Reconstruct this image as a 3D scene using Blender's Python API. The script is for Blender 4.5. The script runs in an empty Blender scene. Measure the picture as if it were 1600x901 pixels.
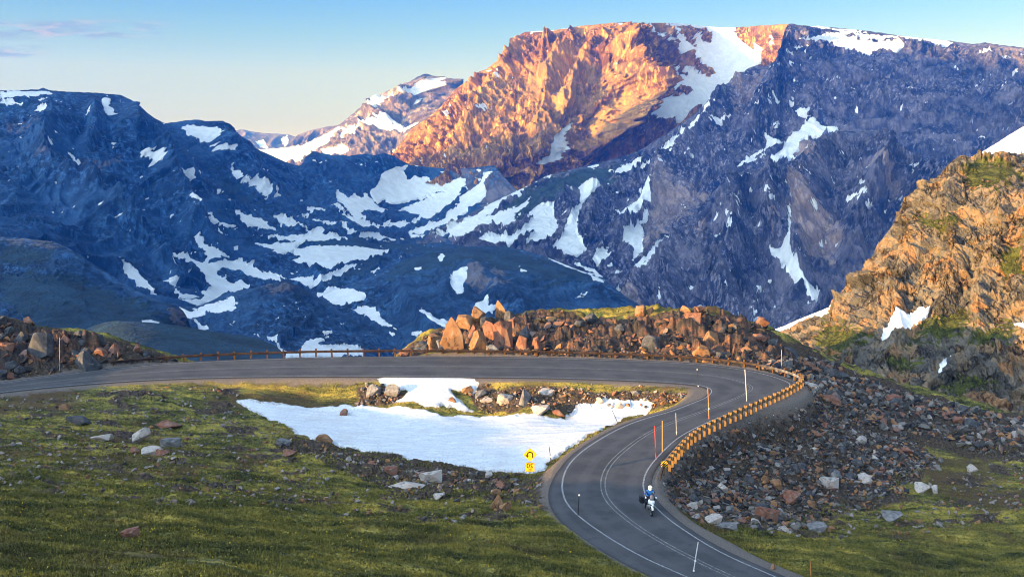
import bpy, bmesh, math, random
import numpy as np
from mathutils import Vector, Matrix, Euler
R = math.radians
scene = bpy.context.scene
col = scene.collection
random.seed(7)
rng = np.random.default_rng(11)

# ------------------------------------------------------------------ camera
CAM_Z = 22.0
F = 1500.0                      # focal length in pixels of the 1600 px wide photograph
PITCH = math.atan(180.5 / F)
cd = bpy.data.cameras.new('camera'); cam = bpy.data.objects.new('camera', cd); col.objects.link(cam)
cam.location = (0, 0, CAM_Z); cam.rotation_euler = (math.pi/2 - PITCH, 0, 0)
cd.sensor_width = 36; cd.lens = 36 * F / 1600; cd.clip_start = 0.5; cd.clip_end = 60000
scene.camera = cam

# ------------------------------------------------------------------ light
SUN_EL = 7.5
TO_SUN = Vector((-0.84, -0.54, 0)).normalized()
TO_SUN = Vector((TO_SUN.x*math.cos(R(SUN_EL)), TO_SUN.y*math.cos(R(SUN_EL)), math.sin(R(SUN_EL))))
sd = bpy.data.lights.new('sun', 'SUN'); sun = bpy.data.objects.new('sun', sd); col.objects.link(sun)
sd.energy = 5.0; sd.angle = R(0.5); sd.color = (1.0, 0.64, 0.30)
sun.rotation_euler = (-TO_SUN).to_track_quat('-Z', 'Y').to_euler()
sun.location = (-60, -60, 80)

world = bpy.data.worlds.new('World'); scene.world = world; world.use_nodes = True
wn = world.node_tree.nodes; wl = world.node_tree.links; wn.clear()
wo = wn.new('ShaderNodeOutputWorld'); bg = wn.new('ShaderNodeBackground')
sky = wn.new('ShaderNodeTexSky'); sky.sky_type = 'NISHITA'; sky.sun_disc = False
sky.sun_elevation = R(SUN_EL); sky.sun_rotation = math.atan2(TO_SUN.x, TO_SUN.y)
sky.altitude = 3000; sky.air_density = 1.0; sky.dust_density = 1.2; sky.ozone_density = 1.5
bg.inputs['Strength'].default_value = 0.15
hs = wn.new('ShaderNodeHueSaturation'); hs.inputs['Saturation'].default_value = 1.1
wl.new(sky.outputs[0], hs.inputs['Color'])
# thin evening cloud wisps low in the sky, defined by direction
tc = wn.new('ShaderNodeTexCoord'); sx = wn.new('ShaderNodeSeparateXYZ'); wl.new(tc.outputs['Generated'], sx.inputs[0])
def wmath(op, a, b=None, c=None):
    n = wn.new('ShaderNodeMath'); n.operation = op
    for i, v in enumerate((a, b, c)):
        if v is None: continue
        if isinstance(v, (int, float)): n.inputs[i].default_value = v
        else: wl.new(v, n.inputs[i])
    return n.outputs[0]
az = wmath('ARCTAN2', sx.outputs[0], sx.outputs[1]); el = wmath('ARCSINE', sx.outputs[2])
def wramp(v, lo, hi):
    n = wn.new('ShaderNodeMapRange'); n.interpolation_type = 'SMOOTHSTEP'; wl.new(v, n.inputs[0])
    n.inputs[1].default_value = lo; n.inputs[2].default_value = hi; return n.outputs[0]
cv = wn.new('ShaderNodeCombineXYZ'); wl.new(wmath('MULTIPLY', az, 22), cv.inputs[0]); rz_ = wmath('DIVIDE', sx.outputs[2], wmath('MAXIMUM', sx.outputs[1], .05)); wl.new(wmath('MULTIPLY', rz_, 95), cv.inputs[1])
nz = wn.new('ShaderNodeTexNoise'); nz.inputs['Scale'].default_value = 1.0; nz.inputs['Detail'].default_value = 6; nz.inputs['Roughness'].default_value = .6
wl.new(cv.outputs[0], nz.inputs['Vector'])
b1 = wmath('MULTIPLY', wramp(rz_, .130, .141), wmath('SUBTRACT', 1.0, wramp(rz_, .147, .158)))
b1 = wmath('MULTIPLY', b1, wmath('SUBTRACT', 1.0, wramp(az, -.40, -.31)))
b2 = wmath('MULTIPLY', wramp(rz_, .114, .121), wmath('SUBTRACT', 1.0, wramp(rz_, .124, .132)))
b2 = wmath('MULTIPLY', b2, wmath('SUBTRACT', 1.0, wramp(az, -.47, -.43)))
band = wmath('ADD', b1, b2)
cl = wmath('MULTIPLY', wramp(nz.outputs[0], .38, .62), band); cl = wmath('MULTIPLY', cl, .9)
tint = wn.new('ShaderNodeMix'); tint.data_type = 'RGBA'; tint.blend_type = 'MULTIPLY'; tint.inputs[0].default_value = 1
warm = wn.new('ShaderNodeValToRGB'); ce = warm.color_ramp.elements
wl.new(wmath('MULTIPLY', el, 5.0), warm.inputs[0])
ce[0].position = .0; ce[0].color = (.62, .39, .225, 1); ce[1].position = .9; ce[1].color = (.49, .505, .63, 1)
for p_, c_ in ((.26, (.65, .405, .235, 1)), (.50, (.87, .52, .30, 1)), (.70, (.67, .53, .44, 1))):
    e_ = ce.new(p_); e_.color = c_
up = wn.new('ShaderNodeMix'); up.data_type = 'RGBA'; up.blend_type = 'MULTIPLY'; up.inputs[7].default_value = (6.3, 3.8, 2.3, 1)
wl.new(wramp(el, .22, .5), up.inputs[0]); wl.new(hs.outputs[0], up.inputs[6])
dt = wn.new('ShaderNodeVectorMath'); dt.operation = 'DOT_PRODUCT'; wl.new(tc.outputs['Generated'], dt.inputs[0])
dt.inputs[1].default_value = TO_SUN
glow = wn.new('ShaderNodeVectorMath'); glow.operation = 'SCALE'; wl.new(up.outputs[2], glow.inputs[0])
wl.new(wmath('ADD', wmath('MULTIPLY', wramp(dt.outputs['Value'], .1, 1.0), 3.4), 1.0), glow.inputs['Scale'])
wl.new(glow.outputs[0], tint.inputs[6]); wl.new(warm.outputs[0], tint.inputs[7])
cm = wn.new('ShaderNodeMix'); cm.data_type = 'RGBA'; wl.new(cl, cm.inputs[0]); wl.new(tint.outputs[2], cm.inputs[6])
nz2 = wn.new('ShaderNodeTexNoise'); nz2.inputs['Scale'].default_value = 1.7; nz2.inputs['Detail'].default_value = 3; wl.new(cv.outputs[0], nz2.inputs['Vector'])
cc = wn.new('ShaderNodeMix'); cc.data_type = 'RGBA'; wl.new(wramp(nz2.outputs[0], .46, .64), cc.inputs[0]); cc.inputs[6].default_value = (.86, .80, 1.0, 1); cc.inputs[7].default_value = (1.55, 1.20, 1.10, 1)
wl.new(cc.outputs[2], cm.inputs[7])
wl.new(cm.outputs[2], bg.inputs['Color']); wl.new(bg.outputs[0], wo.inputs['Surface'])

scene.view_settings.view_transform = 'Standard'; scene.view_settings.look = 'None'
scene.view_settings.gamma = 1; scene.view_settings.use_curve_mapping = False
scene.view_settings.exposure = 1.5
scene.cycles.max_bounces = 5; scene.cycles.diffuse_bounces = 2; scene.cycles.glossy_bounces = 2
scene.cycles.volume_bounces = 0; scene.cycles.transmission_bounces = 2; scene.cycles.transparent_max_bounces = 4
scene.cycles.use_denoising = True; scene.cycles.filter_width = 1.0
HAZE_DENSITY = 7.8e-5
HAZE_COLOR = (.004, .16, 1.0)

# ------------------------------------------------------------------ helpers
def ray(x, y):
    """direction through photo pixel (x, y), scaled to run 1 m forward"""
    x = np.asarray(x, float); y = np.asarray(y, float)
    cx = (x - 800) / F; cy = (450.5 - y) / F
    cp, sp = math.cos(PITCH), math.sin(PITCH)
    dy = cp + cy * sp; dz = -sp + cy * cp
    return cx / dy, dz / dy
def unproj(x, y, D):
    rx, rz = ray(x, y)
    return np.stack([rx * D, np.broadcast_to(D, np.shape(rx)) * 1.0, CAM_Z + rz * D], -1)
def on_z(x, y, z=0.0):
    rx, rz = ray(x, y); z = np.asarray(z, float); D = (z - CAM_Z) / rz
    return np.stack([rx * D, D, np.broadcast_to(z, np.shape(D)) * 1.0], -1)

_perm = rng.permutation(4096); _perm = np.concatenate([_perm, _perm])
_ang = rng.random(4096) * 2 * np.pi; _gx = np.cos(_ang); _gy = np.sin(_ang); _val = rng.random(4096)
def _h(ix, iy, s=0): return _perm[(_perm[(ix + s * 57) & 4095] + iy) & 4095]
def noise2(x, y, s=0):
    x0 = np.floor(x).astype(np.int64); y0 = np.floor(y).astype(np.int64)
    fx = x - x0; fy = y - y0
    u = fx*fx*fx*(fx*(fx*6-15)+10); v = fy*fy*fy*(fy*(fy*6-15)+10)
    def g(i, j):
        h = _h(x0+i, y0+j, s); return _gx[h]*(fx-i) + _gy[h]*(fy-j)
    a = g(0,0); b = g(1,0); c = g(0,1); d = g(1,1)
    return (a + u*(b-a) + v*((c + u*(d-c)) - (a + u*(b-a)))) * 1.5
def fbm(x, y, o=5, lac=2.03, gain=.5, s=0):
    r = 0; a = 1; f = 1
    for i in range(o):
        r = r + a * noise2(x*f, y*f, s+i*7); a *= gain; f *= lac
    return r
def ridged(x, y, o=5, lac=2.07, gain=.55, s=0):
    r = 0; a = 1; f = 1; w = 1.0
    for i in range(o):
        n = 1 - np.abs(noise2(x*f, y*f, s+i*13)); n = n*n*w; w = np.clip(n*1.6, 0, 1)
        r = r + a*n; a *= gain; f *= lac
    return r - .9
def cells(x, y, s=0):
    """worley: F1, F2-F1, cell id random, offset to the cell's point"""
    x0 = np.floor(x).astype(np.int64); y0 = np.floor(y).astype(np.int64)
    f1 = np.full(x.shape, 9.); f2 = f1.copy(); cid = np.zeros(x.shape); ox = cid.copy(); oy = cid.copy()
    for i in (-1,0,1):
        for j in (-1,0,1):
            h = _h(x0+i, y0+j, s); px = x0+i+_val[h]; py = y0+j+_val[(h*7+11)&4095]
            dx = x-px; dy = y-py; d = dx*dx+dy*dy
            m = d < f1; f2 = np.where(m, f1, np.minimum(f2, d))
            f1 = np.where(m, d, f1); cid = np.where(m, _val[(h*13+5)&4095], cid)
            ox = np.where(m, dx, ox); oy = np.where(m, dy, oy)
    f1 = np.sqrt(f1); f2 = np.sqrt(f2)
    return f1, f2-f1, cid, ox, oy
def blocks(x, y, s=0):
    """fractured rock: every cell is a tilted facet set at its own depth, with a crack round it"""
    f1, e, c, ox, oy = cells(x, y, s)
    c2 = (c*17.3) % 1; c3 = (c*41.7) % 1
    return (c-.5)*1.0 + ox*(c2-.5)*2.0 + oy*(c3-.5)*2.0 - .35*np.clip(1-e/.12, 0, 1)

def seg_dist(x, y, pts):
    best = np.full(x.shape, 1e9); tt = np.zeros(x.shape); L = 0
    for (ax, ay), (bx, by) in zip(pts[:-1], pts[1:]):
        vx, vy = bx-ax, by-ay; q = vx*vx+vy*vy+1e-9
        t = np.clip(((x-ax)*vx+(y-ay)*vy)/q, 0, 1)
        d = np.hypot(x-ax-t*vx, y-ay-t*vy); m = d < best
        best = np.where(m, d, best); tt = np.where(m, L+t*math.sqrt(q), tt); L += math.sqrt(q)
    return best, tt/max(L, 1e-9)
def poly_sd(x, y, pts):
    """signed distance in px, positive inside"""
    inside = np.zeros(x.shape, bool); n = len(pts)
    for i in range(n):
        ax, ay = pts[i]; bx, by = pts[(i+1) % n]
        c = ((ay > y) != (by > y)) & (x < (bx-ax)*(y-ay)/((by-ay) if by != ay else 1e-9) + ax)
        inside ^= c
    d, _ = seg_dist(x, y, list(pts)+[pts[0]])
    return np.where(inside, d, -d)
def interp_poly(pl, x):
    p = np.array(pl, float); return np.interp(x, p[:,0], p[:,1])
def tps_fit(P, V, smooth=0.0):
    n = len(P); d = np.linalg.norm(P[:,None]-P[None], axis=-1)
    K = np.where(d > 0, d*d*np.log(d+1e-12), 0) + smooth*np.eye(n)
    A = np.zeros((n+3, n+3)); A[:n,:n] = K; A[:n,n] = 1; A[:n,n+1:] = P; A[n,:n] = 1; A[n+1:,:n] = P.T
    b = np.zeros(n+3); b[:n] = V
    return np.linalg.solve(A, b)
def tps_eval(P, w, x, y):
    r = w[len(P)] + w[len(P)+1]*x + w[len(P)+2]*y
    for (px, py), c in zip(P, w):
        d2 = (x-px)**2+(y-py)**2+1e-12; r = r + c*.5*d2*np.log(d2)
    return r

def np_mesh(name, V, Fq, attrs=None, smooth=True):
    V = np.ascontiguousarray(V.reshape(-1, 3), np.float32); Fq = np.ascontiguousarray(Fq, np.int32)
    me = bpy.data.meshes.new(name); k = Fq.shape[1]; nf = len(Fq)
    me.vertices.add(len(V)); me.vertices.foreach_set('co', V.ravel())
    me.loops.add(nf*k); me.loops.foreach_set('vertex_index', Fq.ravel())
    me.polygons.add(nf); me.polygons.foreach_set('loop_start', np.arange(0, nf*k, k, dtype=np.int32))
    me.polygons.foreach_set('use_smooth', np.full(nf, smooth, bool))
    for an, av in (attrs or {}).items():
        av = np.asarray(av, np.float32)
        if av.ndim >= 2 and av.shape[-1] == 3:
            at = me.attributes.new(an, 'FLOAT_VECTOR', 'POINT'); at.data.foreach_set('vector', av.ravel())
        else:
            at = me.attributes.new(an, 'FLOAT', 'POINT'); at.data.foreach_set('value', av.ravel())
    me.update(); me.validate(); return me
def grid_faces(ny, nx):
    i = np.arange(ny*nx).reshape(ny, nx)
    return np.stack([i[:-1,:-1], i[1:,:-1], i[1:,1:], i[:-1,1:]], -1).reshape(-1, 4)
def link(name, me, mat=None, parent=None, loc=None, rot=None):
    o = bpy.data.objects.new(name, me); col.objects.link(o)
    if mat is not None:
        me.materials.clear(); me.materials.append(mat)
    if parent is not None: o.parent = parent
    if loc is not None: o.location = loc
    if rot is not None: o.rotation_euler = rot
    return o
def tag(o, label=None, cat=None, group=None, kind=None):
    if label: o['label'] = label
    if cat: o['category'] = cat
    if group: o['group'] = group
    if kind: o['kind'] = kind
    return o

# ------------------------------------------------------------------ node materials
class MT:
    def __init__(s, name):
        s.m = bpy.data.materials.new(name); s.m.use_nodes = True
        s.n = s.m.node_tree.nodes; s.l = s.m.node_tree.links
        s.b = s.n['Principled BSDF']; s.b.inputs['Roughness'].default_value = .9
        s.b.inputs['Specular IOR Level'].default_value = .25
    def att(s, name, out='Fac'):
        a = s.n.new('ShaderNodeAttribute'); a.attribute_name = name; return a.outputs[out]
    def pos(s): return s.n.new('ShaderNodeNewGeometry').outputs['Position']
    def obj(s): return s.n.new('ShaderNodeTexCoord').outputs['Object']
    def scale(s, v, sc):
        m = s.n.new('ShaderNodeMapping'); s.l.new(v, m.inputs[0]); m.inputs['Scale'].default_value = sc; return m.outputs[0]
    def noise(s, v, sc, det=5, rough=.6, w=None):
        n = s.n.new('ShaderNodeTexNoise'); n.inputs['Scale'].default_value = sc; n.inputs['Detail'].default_value = det
        n.inputs['Roughness'].default_value = rough; s.l.new(v, n.inputs['Vector']); return n.outputs['Fac']
    def voro(s, v, sc, feat='F1', out='Distance'):
        n = s.n.new('ShaderNodeTexVoronoi'); n.feature = feat; n.inputs['Scale'].default_value = sc
        s.l.new(v, n.inputs['Vector']); return n.outputs[out]
    def math(s, op, a, b=None, c=None):
        n = s.n.new('ShaderNodeMath'); n.operation = op
        for i, v in enumerate((a, b, c)):
            if v is None: continue
            if isinstance(v, (int, float)): n.inputs[i].default_value = v
            else: s.l.new(v, n.inputs[i])
        return n.outputs[0]
    def ramp(s, v, lo, hi, a=0., b=1.):
        n = s.n.new('ShaderNodeMapRange'); n.interpolation_type = 'SMOOTHSTEP'; s.l.new(v, n.inputs[0])
        for i, q in enumerate((lo, hi, a, b)): n.inputs[i+1].default_value = q
        return n.outputs[0]
    def mix(s, f, a, b, mode='MIX'):
        n = s.n.new('ShaderNodeMix'); n.data_type = 'RGBA'; n.blend_type = mode
        for i, v in ((0, f), (6, a), (7, b)):
            if isinstance(v, (int, float)): n.inputs[i].default_value = v
            elif isinstance(v, tuple): n.inputs[i].default_value = (*v, 1)
            else: s.l.new(v, n.inputs[i])
        return n.outputs[2]
    def crgb(s, v, stops):
        n = s.n.new('ShaderNodeValToRGB'); s.l.new(v, n.inputs[0]); e = n.color_ramp.elements
        e[0].position = stops[0][0]; e[0].color = (*stops[0][1], 1); e[1].position = stops[-1][0]; e[1].color = (*stops[-1][1], 1)
        for p, c in stops[1:-1]:
            q = e.new(p); q.color = (*c, 1)
        return n.outputs[0]
    def bump(s, h, strength, dist):
        n = s.n.new('ShaderNodeBump'); n.inputs['Strength'].default_value = strength; n.inputs['Distance'].default_value = dist
        s.l.new(h, n.inputs['Height']); s.l.new(n.outputs[0], s.b.inputs['Normal']); return n
    def done(s, c, rough=None):
        if isinstance(c, tuple): s.b.inputs['Base Color'].default_value = (*c, 1)
        else: s.l.new(c, s.b.inputs['Base Color'])
        if rough is not None:
            if isinstance(rough, (int, float)): s.b.inputs['Roughness'].default_value = rough
            else: s.l.new(rough, s.b.inputs['Roughness'])
        return s.m
def plain(name, c, rough=.6, metal=0., nscale=0, namp=.25):
    t = MT(name); t.b.inputs['Metallic'].default_value = metal
    if nscale:
        n = t.noise(t.obj(), nscale); c2 = tuple(v*(1-namp*1.6) for v in c); c1 = tuple(min(1, v*(1+namp)) for v in c)
        return t.done(t.mix(t.ramp(n, .3, .7), c2, c1), rough)
    return t.done(c, rough)

def mountain_mat(name, dark, light, warm, fine, grass=(.035,.055,.03), snow=(.78,.82,.88), bump=1.0):
    """rock colours in metres-scaled noise, mixed with the mesh's own snow, grass and pale-rock maps"""
    t = MT(name); p = t.pos()
    ps = t.scale(p, (1, 1, .45))
    n1 = t.noise(p, fine*.12, 6, .62); n2 = t.noise(ps, fine, 6, .7); v = t.voro(ps, fine*1.6)
    n3 = t.noise(ps, fine*4, 4, .75); n0 = t.noise(p, fine*.05, 4, .6)
    rough = t.ramp(n0, .40, .58, .25, 1.0)
    base = t.mix(t.ramp(n1, .38, .62), dark, light)
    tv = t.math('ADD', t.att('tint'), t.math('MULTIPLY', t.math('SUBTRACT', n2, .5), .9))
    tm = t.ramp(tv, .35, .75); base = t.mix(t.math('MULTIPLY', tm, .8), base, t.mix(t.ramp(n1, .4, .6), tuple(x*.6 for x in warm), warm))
    base = t.mix(t.math('MULTIPLY', t.ramp(n2, .50, .58), t.math('MULTIPLY', rough, .9)), base, tuple(x*2.2 for x in light))
    base = t.mix(t.math('MULTIPLY', t.ramp(n3, .45, .33), t.math('MULTIPLY', rough, .65)), base, tuple(x*.35 for x in dark))
    base = t.mix(t.math('MULTIPLY', t.ramp(v, .2, .6), t.math('MULTIPLY', rough, .5)), base, tuple(x*.6 for x in dark))
    gv = t.math('ADD', t.att('grass'), t.math('MULTIPLY', t.math('SUBTRACT', n2, .5), .9))
    gcol = t.mix(t.ramp(t.noise(p, fine*.4), .35, .65), tuple(x*.65 for x in grass), tuple(x*1.3 for x in grass))
    base = t.mix(t.ramp(gv, .42, .62), base, gcol)
    sv = t.math('ADD', t.att('snow'), t.math('MULTIPLY', t.math('SUBTRACT', n2, .5), .28))
    sn = t.ramp(sv, .44, .485)
    scol = t.mix(t.ramp(t.noise(p, fine*.5, 4), .3, .7), tuple(x*.86 for x in snow), snow)
    c = t.mix(sn, base, scol)
    h = t.math('MULTIPLY', t.math('ADD', n2, t.math('MULTIPLY', v, .5)), t.math('SUBTRACT', 1.0, t.math('MULTIPLY', sn, .85)))
    t.bump(t.math('ADD', h, t.math('MULTIPLY', n3, .6)), 1.0, bump)
    return t.done(c, .92)

def Z(ox, oy, f, s):
    """photo-pixel polygon from a string of 'x,y x,y' read off an enlargement"""
    return [(ox+float(a)/f, oy+float(b)/f) for a, b in (q.split(',') for q in s.split())]

def sheet(name, label, crest, base, depth, mat, step=1.5, amp=20, freq=.006, gully=(0, 3.0), blk=0, blkf=.02,
          ridges=(), snow=(), grass=(), tint=(), back=600, drop=500, kind='structure', x0=None, x1=None, fine=1.0,
          edge=14, seed=0, below=0, ledge=0, ledgef=.1, bstr=.8, speck=0, cat=None, dmode='tps'):
    x0 = crest[0][0] if x0 is None else x0; x1 = crest[-1][0] if x1 is None else x1
    xs = np.arange(x0, x1+step, step); nx = len(xs)
    yc = interp_poly(crest, xs); yb = interp_poly(base, xs)
    ny = int(max(yb-yc)/step)+2; v = np.linspace(0, 1, ny)[:,None]
    X = np.broadcast_to(xs, (ny, nx)).copy(); Y = yc + (yb-yc)*v
    dp = np.array(depth, float); q = dp[:,:2]/100; w = tps_fit(q, np.log(dp[:,2]), .02)
    D = np.exp(tps_eval(q, w, X/100, Y/100))
    P = unproj(X, Y, D)
    a = P[...,0]; b = P[...,2] + .5*P[...,1]
    th = R(gully[0]); ga = a*math.cos(th)+b*math.sin(th); gb = -a*math.sin(th)+b*math.cos(th)
    wx = fbm(a*freq*.7, b*freq*.7, 3, s=seed+3)*1.1
    hh = ridged(ga*freq + wx, gb*freq/gully[1] + wx*.4, 6, s=seed) * amp
    hh += amp*.55*fine*ridged(ga*freq*4.1+wx*2, gb*freq*4.1/(gully[1]*.7), 5, gain=.6, s=seed+31)
    hh += amp*.8*fbm(a*freq*.6, b*freq*.6, 3, s=seed+5)
    if blk:
        wob = fbm(a*blkf*.8, b*blkf*.8, 3, s=seed+9)*.5
        hh += blk*blocks(a*blkf+wob, b*blkf*bstr+wob, seed+1) + blk*.45*blocks(a*blkf*2.7+wob, b*blkf*2.7*bstr, seed+2) + blk*.22*blocks(a*blkf*6.5, b*blkf*6.5*bstr+wob, seed+4)
        if ledge: hh += blk*.11*blocks(a*blkf*15, b*blkf*13*bstr+wob, seed+6)
    if ledge:
        tl = b*ledgef + fbm(a*ledgef*.35, b*ledgef*.35, 4, s=seed+51)*1.3; hh += ledge*((tl % 1)**1.5 - .5)
    # snow, grass and pale-rock maps
    def amap(polys, defblur, jit):
        m = np.full(X.shape, -1.)
        for pl in polys:
            if isinstance(pl, tuple): pts, ang, sa = pl
            else: pts, ang, sa = pl, 0, .35
            pa = np.array(pts); M = 14
            sel = (X > pa[:,0].min()-M) & (X < pa[:,0].max()+M) & (Y > pa[:,1].min()-M) & (Y < pa[:,1].max()+M)
            if not sel.any(): continue
            xx, yy = X[sel], Y[sel]
            t_ = R(ang); u_ = xx*math.cos(t_)+yy*math.sin(t_); w_ = -xx*math.sin(t_)+yy*math.cos(t_)
            n = fbm(u_*.035, w_*.22, 3, s=seed+17)*sa*2.6 + fbm(xx*.16, yy*.22, 3, s=seed+19)*jit
            s_ = poly_sd(xx, yy, pts)/defblur
            m[sel] = np.maximum(m[sel], np.clip(np.clip(s_, -1.5, 1.2)+n, -1, 1))
        return m*.5+.5
    sm = amap(snow, 3.0, .55); gm = amap(grass, 14., .5); tm = amap(tint, 9., .6)
    if speck:
        sn_ = fbm(X*.045+Y*.02, Y*.10, 4, s=seed+61) + .35*fbm(X*.2, Y*.3, 3, s=seed+63)
        sm = np.maximum(sm, np.clip((sn_-speck)*2.2, -1, .35)*.5+.5)
    hh = hh*(1-.82*np.clip((sm-.45)*6, 0, 1))*(1-.8*np.clip((gm-.35)*3, 0, 1))
    for pts, wpx, am in ridges:
        d, tt = seg_dist(X, Y, pts); d = d + 6*fbm(X*.03, Y*.03, 3, s=seed+23)
        hh += 1.9*am*np.clip(1-np.abs(d)/wpx, 0, 1)**1.3*np.clip(tt*5, 0, 1)*np.clip((1-tt)*4+.2, 0, 1)
    dPx = np.gradient(P, axis=1); dPy = np.gradient(P, axis=0)
    N = np.cross(dPx, dPy); N /= np.linalg.norm(N, axis=-1, keepdims=True)+1e-9
    flip = (N[...,1] > 0) & (N[...,2] < .2); N = np.where((N[...,1:2] > 0) & (N[...,2:3] < 0), -N, N)
    if N[..., 1].mean() > 0: N = -N
    fall = np.clip(np.clip((Y-yc)/edge/1.5, 0, 1)**1.3, .05, 1) * (.30+.70*np.clip(1.25-1.1*np.abs(N[...,2:3][...,0]), 0, 1))
    hh = hh*.85
    P2 = P + N*(hh*fall)[...,None]
    # crest detail: real bumps on the skyline
    P2[0,:,2] += .05*amp*fine*fbm(xs*.11, xs*0, 5, s=seed+41)
    # the far side of the mountain
    rows = []; dirx = P2[0,:,0]/P2[0,:,1]
    for k in (1, 2, 3, 4, 5):
        q = P2[0].copy(); t_ = k/5
        q[:,1] += back*t_; q[:,0] += back*t_*dirx; q[:,2] -= drop*t_**1.5 + 0
        q[:,2] += fbm(q[:,0]*freq*3, q[:,1]*freq*3, 4, s=seed+77)*amp*.5*t_
        rows.append(q)
    P2 = np.concatenate([np.stack(rows[::-1]), P2], 0)
    nr = len(rows)
    if below:
        q = P2[-1].copy(); q[:,2] -= below; P2 = np.concatenate([P2, q[None]], 0)
    def padm(m): 
        m = np.concatenate([np.repeat(m[:1], nr, 0), m], 0)
        return np.concatenate([m, m[-1:]], 0) if below else m
    me = np_mesh(name, P2, grid_faces(*P2.shape[:2]), {'snow': padm(sm), 'grass': padm(gm), 'tint': padm(tm)})
    o = link(name, me, mat)
    tag(o, label, cat, kind=kind)
    return o

# ================================================================== far setting: mountains
M_left = mountain_mat('hazed slate rock', (.006,.026,.070), (.030,.085,.190), (.24,.20,.20), .07, grass=(.015,.044,.075), bump=5)  # slate, with the blue of the far air put into rock and grass colours
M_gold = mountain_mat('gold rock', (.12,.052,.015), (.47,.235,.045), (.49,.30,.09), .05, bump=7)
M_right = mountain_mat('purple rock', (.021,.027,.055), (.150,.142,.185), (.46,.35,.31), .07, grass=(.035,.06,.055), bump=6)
M_far = mountain_mat('far rock', (.11,.09,.075), (.22,.17,.13), (.30,.25,.2), .02, bump=10)

C1=lambda s: Z(0,80,2.996,s); C2=lambda s: Z(534,0,2.996,s); C3=lambda s: Z(1066,0,2.996,s)
C4=lambda s: Z(0,300,2.996,s); C5=lambda s: Z(534,250,2.996,s); C6=lambda s: Z(1066,250,2.996,s)
A_=lambda s: Z(400,240,5.33,s); B_=lambda s: Z(200,380,5.33,s); C_=lambda s: Z(700,250,5.33,s)
D_=lambda s: Z(950,250,5.33,s); E_=lambda s: Z(950,20,5.33,s); N_=lambda s: Z(0,0,1,s)

sheet('distant_ridge', None, N_('330,215 355,206 378,202 390,205 410,208 450,210 462,214 500,218'), N_('330,300 500,300'),
      [(330,210,10500),(480,210,10800),(330,300,9500),(500,300,9500)], M_far, step=1.6, amp=60, freq=.0012, back=1800, drop=900, edge=5,
      snow=[N_('400,222 412,218 420,235 405,232'),N_('440,212 450,212 452,235 444,230')])
sheet('distant_ridge', None, N_('445,230 455,219 465,211 480,205 500,200 515,197 530,195 560,190 600,205 640,230'), N_('445,300 640,300'),
      [(445,220,8700),(560,190,8900),(445,300,8300),(640,300,8300)], M_far, step=1.5, amp=70, freq=.003, back=2000, drop=900, edge=6, seed=2)
sheet('far_peak', None,
      N_('360,238 400,234 420,233 440,231 470,226 485,221 500,211 515,203 530,195 545,183 560,171 575,160 590,150 605,142 618,137 632,130 640,128 648,123 655,119 660,116 668,116 676,119 690,120 700,127 708,136 725,150 760,180'),
      N_('360,330 760,330'),
      [(360,238,6600),(664,116,7000),(560,172,6900),(480,222,6600),(760,170,8200),(708,135,7700),(360,330,5600),(560,330,5600),(660,200,6500),(690,200,7000),(760,330,6500),(600,230,6200)],
      M_far, step=1.3, amp=70, freq=.0035, gully=(-20,2.5), back=1800, drop=900, edge=8, seed=4,
      ridges=[(N_('662,118 668,150 674,185 650,215 640,240'),26,190),(N_('600,145 590,180 560,215'),18,80),(N_('632,130 615,170 600,205'),14,70)],
      snow=[C2('270,445 300,420 350,400 385,395 378,445 320,450'), (C2('0,605 60,590 130,600 150,580 200,545 230,560 260,570 300,590 330,600 310,625 250,610 170,600 100,620 0,640'),0,.5),
            C2('155,540 190,480 235,430 225,470 180,530'), C2('80,550 112,518 100,552'), C2('130,495 150,485 140,505'), C2('335,470 355,478 345,490'),
            C2('0,690 30,700 60,720 20,740 -60,750 -100,700'), (N_('370,228 405,231 440,231 470,228 500,214 530,197 532,203 512,222 490,236 470,258 440,255 380,245'),0,.15), C2('230,722 250,715 240,730')])

# --- the golden massif and its snow bowl
L3_snow = [(E_('300,85 350,130 420,180 520,250 600,320 700,370 800,420 880,460 900,490 860,520 800,530 740,500 650,450 620,470 660,520 560,500 520,430 540,490 470,560 440,575 500,620 600,620 680,610 720,640 640,690 560,680 500,700 400,660 300,650 200,610 150,580 145,650 200,700 220,750 350,850 420,901 620,901 700,800 850,745 960,690 1050,560 1200,460 1230,430 1195,300 1150,262 1080,200 1060,165 1000,130 900,110 800,100 870,190 860,245 800,235 740,170 700,200 740,280 690,265 620,200 560,100 510,85 560,170 600,260 520,220 420,160 350,80'),0,.08),
  E_('940,118 1060,104 1066,165 1000,150'), E_('1205,250 1260,280 1285,330 1280,420 1230,410 1200,380'), E_('1380,220 1400,240 1360,300 1340,300'),
  E_('80,500 140,530 220,560 200,570 120,540'), E_('50,58 130,100 135,125 60,80'), E_('60,240 130,240 150,275 80,262'),
  (C2('910,770 960,720 985,650 1040,600 1070,580 1035,650 1060,670 1020,740 950,765'),0,.1), C2('485,555 525,525 505,570'), C2('1280,555 1355,522 1320,555'),
  C2('1270,195 1320,200 1300,215'), C2('680,330 712,322 700,336'), C2('1265,615 1320,580 1290,612'), C2('655,560 690,520 680,550'), C2('735,400 750,380 748,400'),
  N_('830,49 905,41 905,43 830,52'), N_('1040,35 1090,39 1140,42 1150,46 1090,43 1040,39')]
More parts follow.
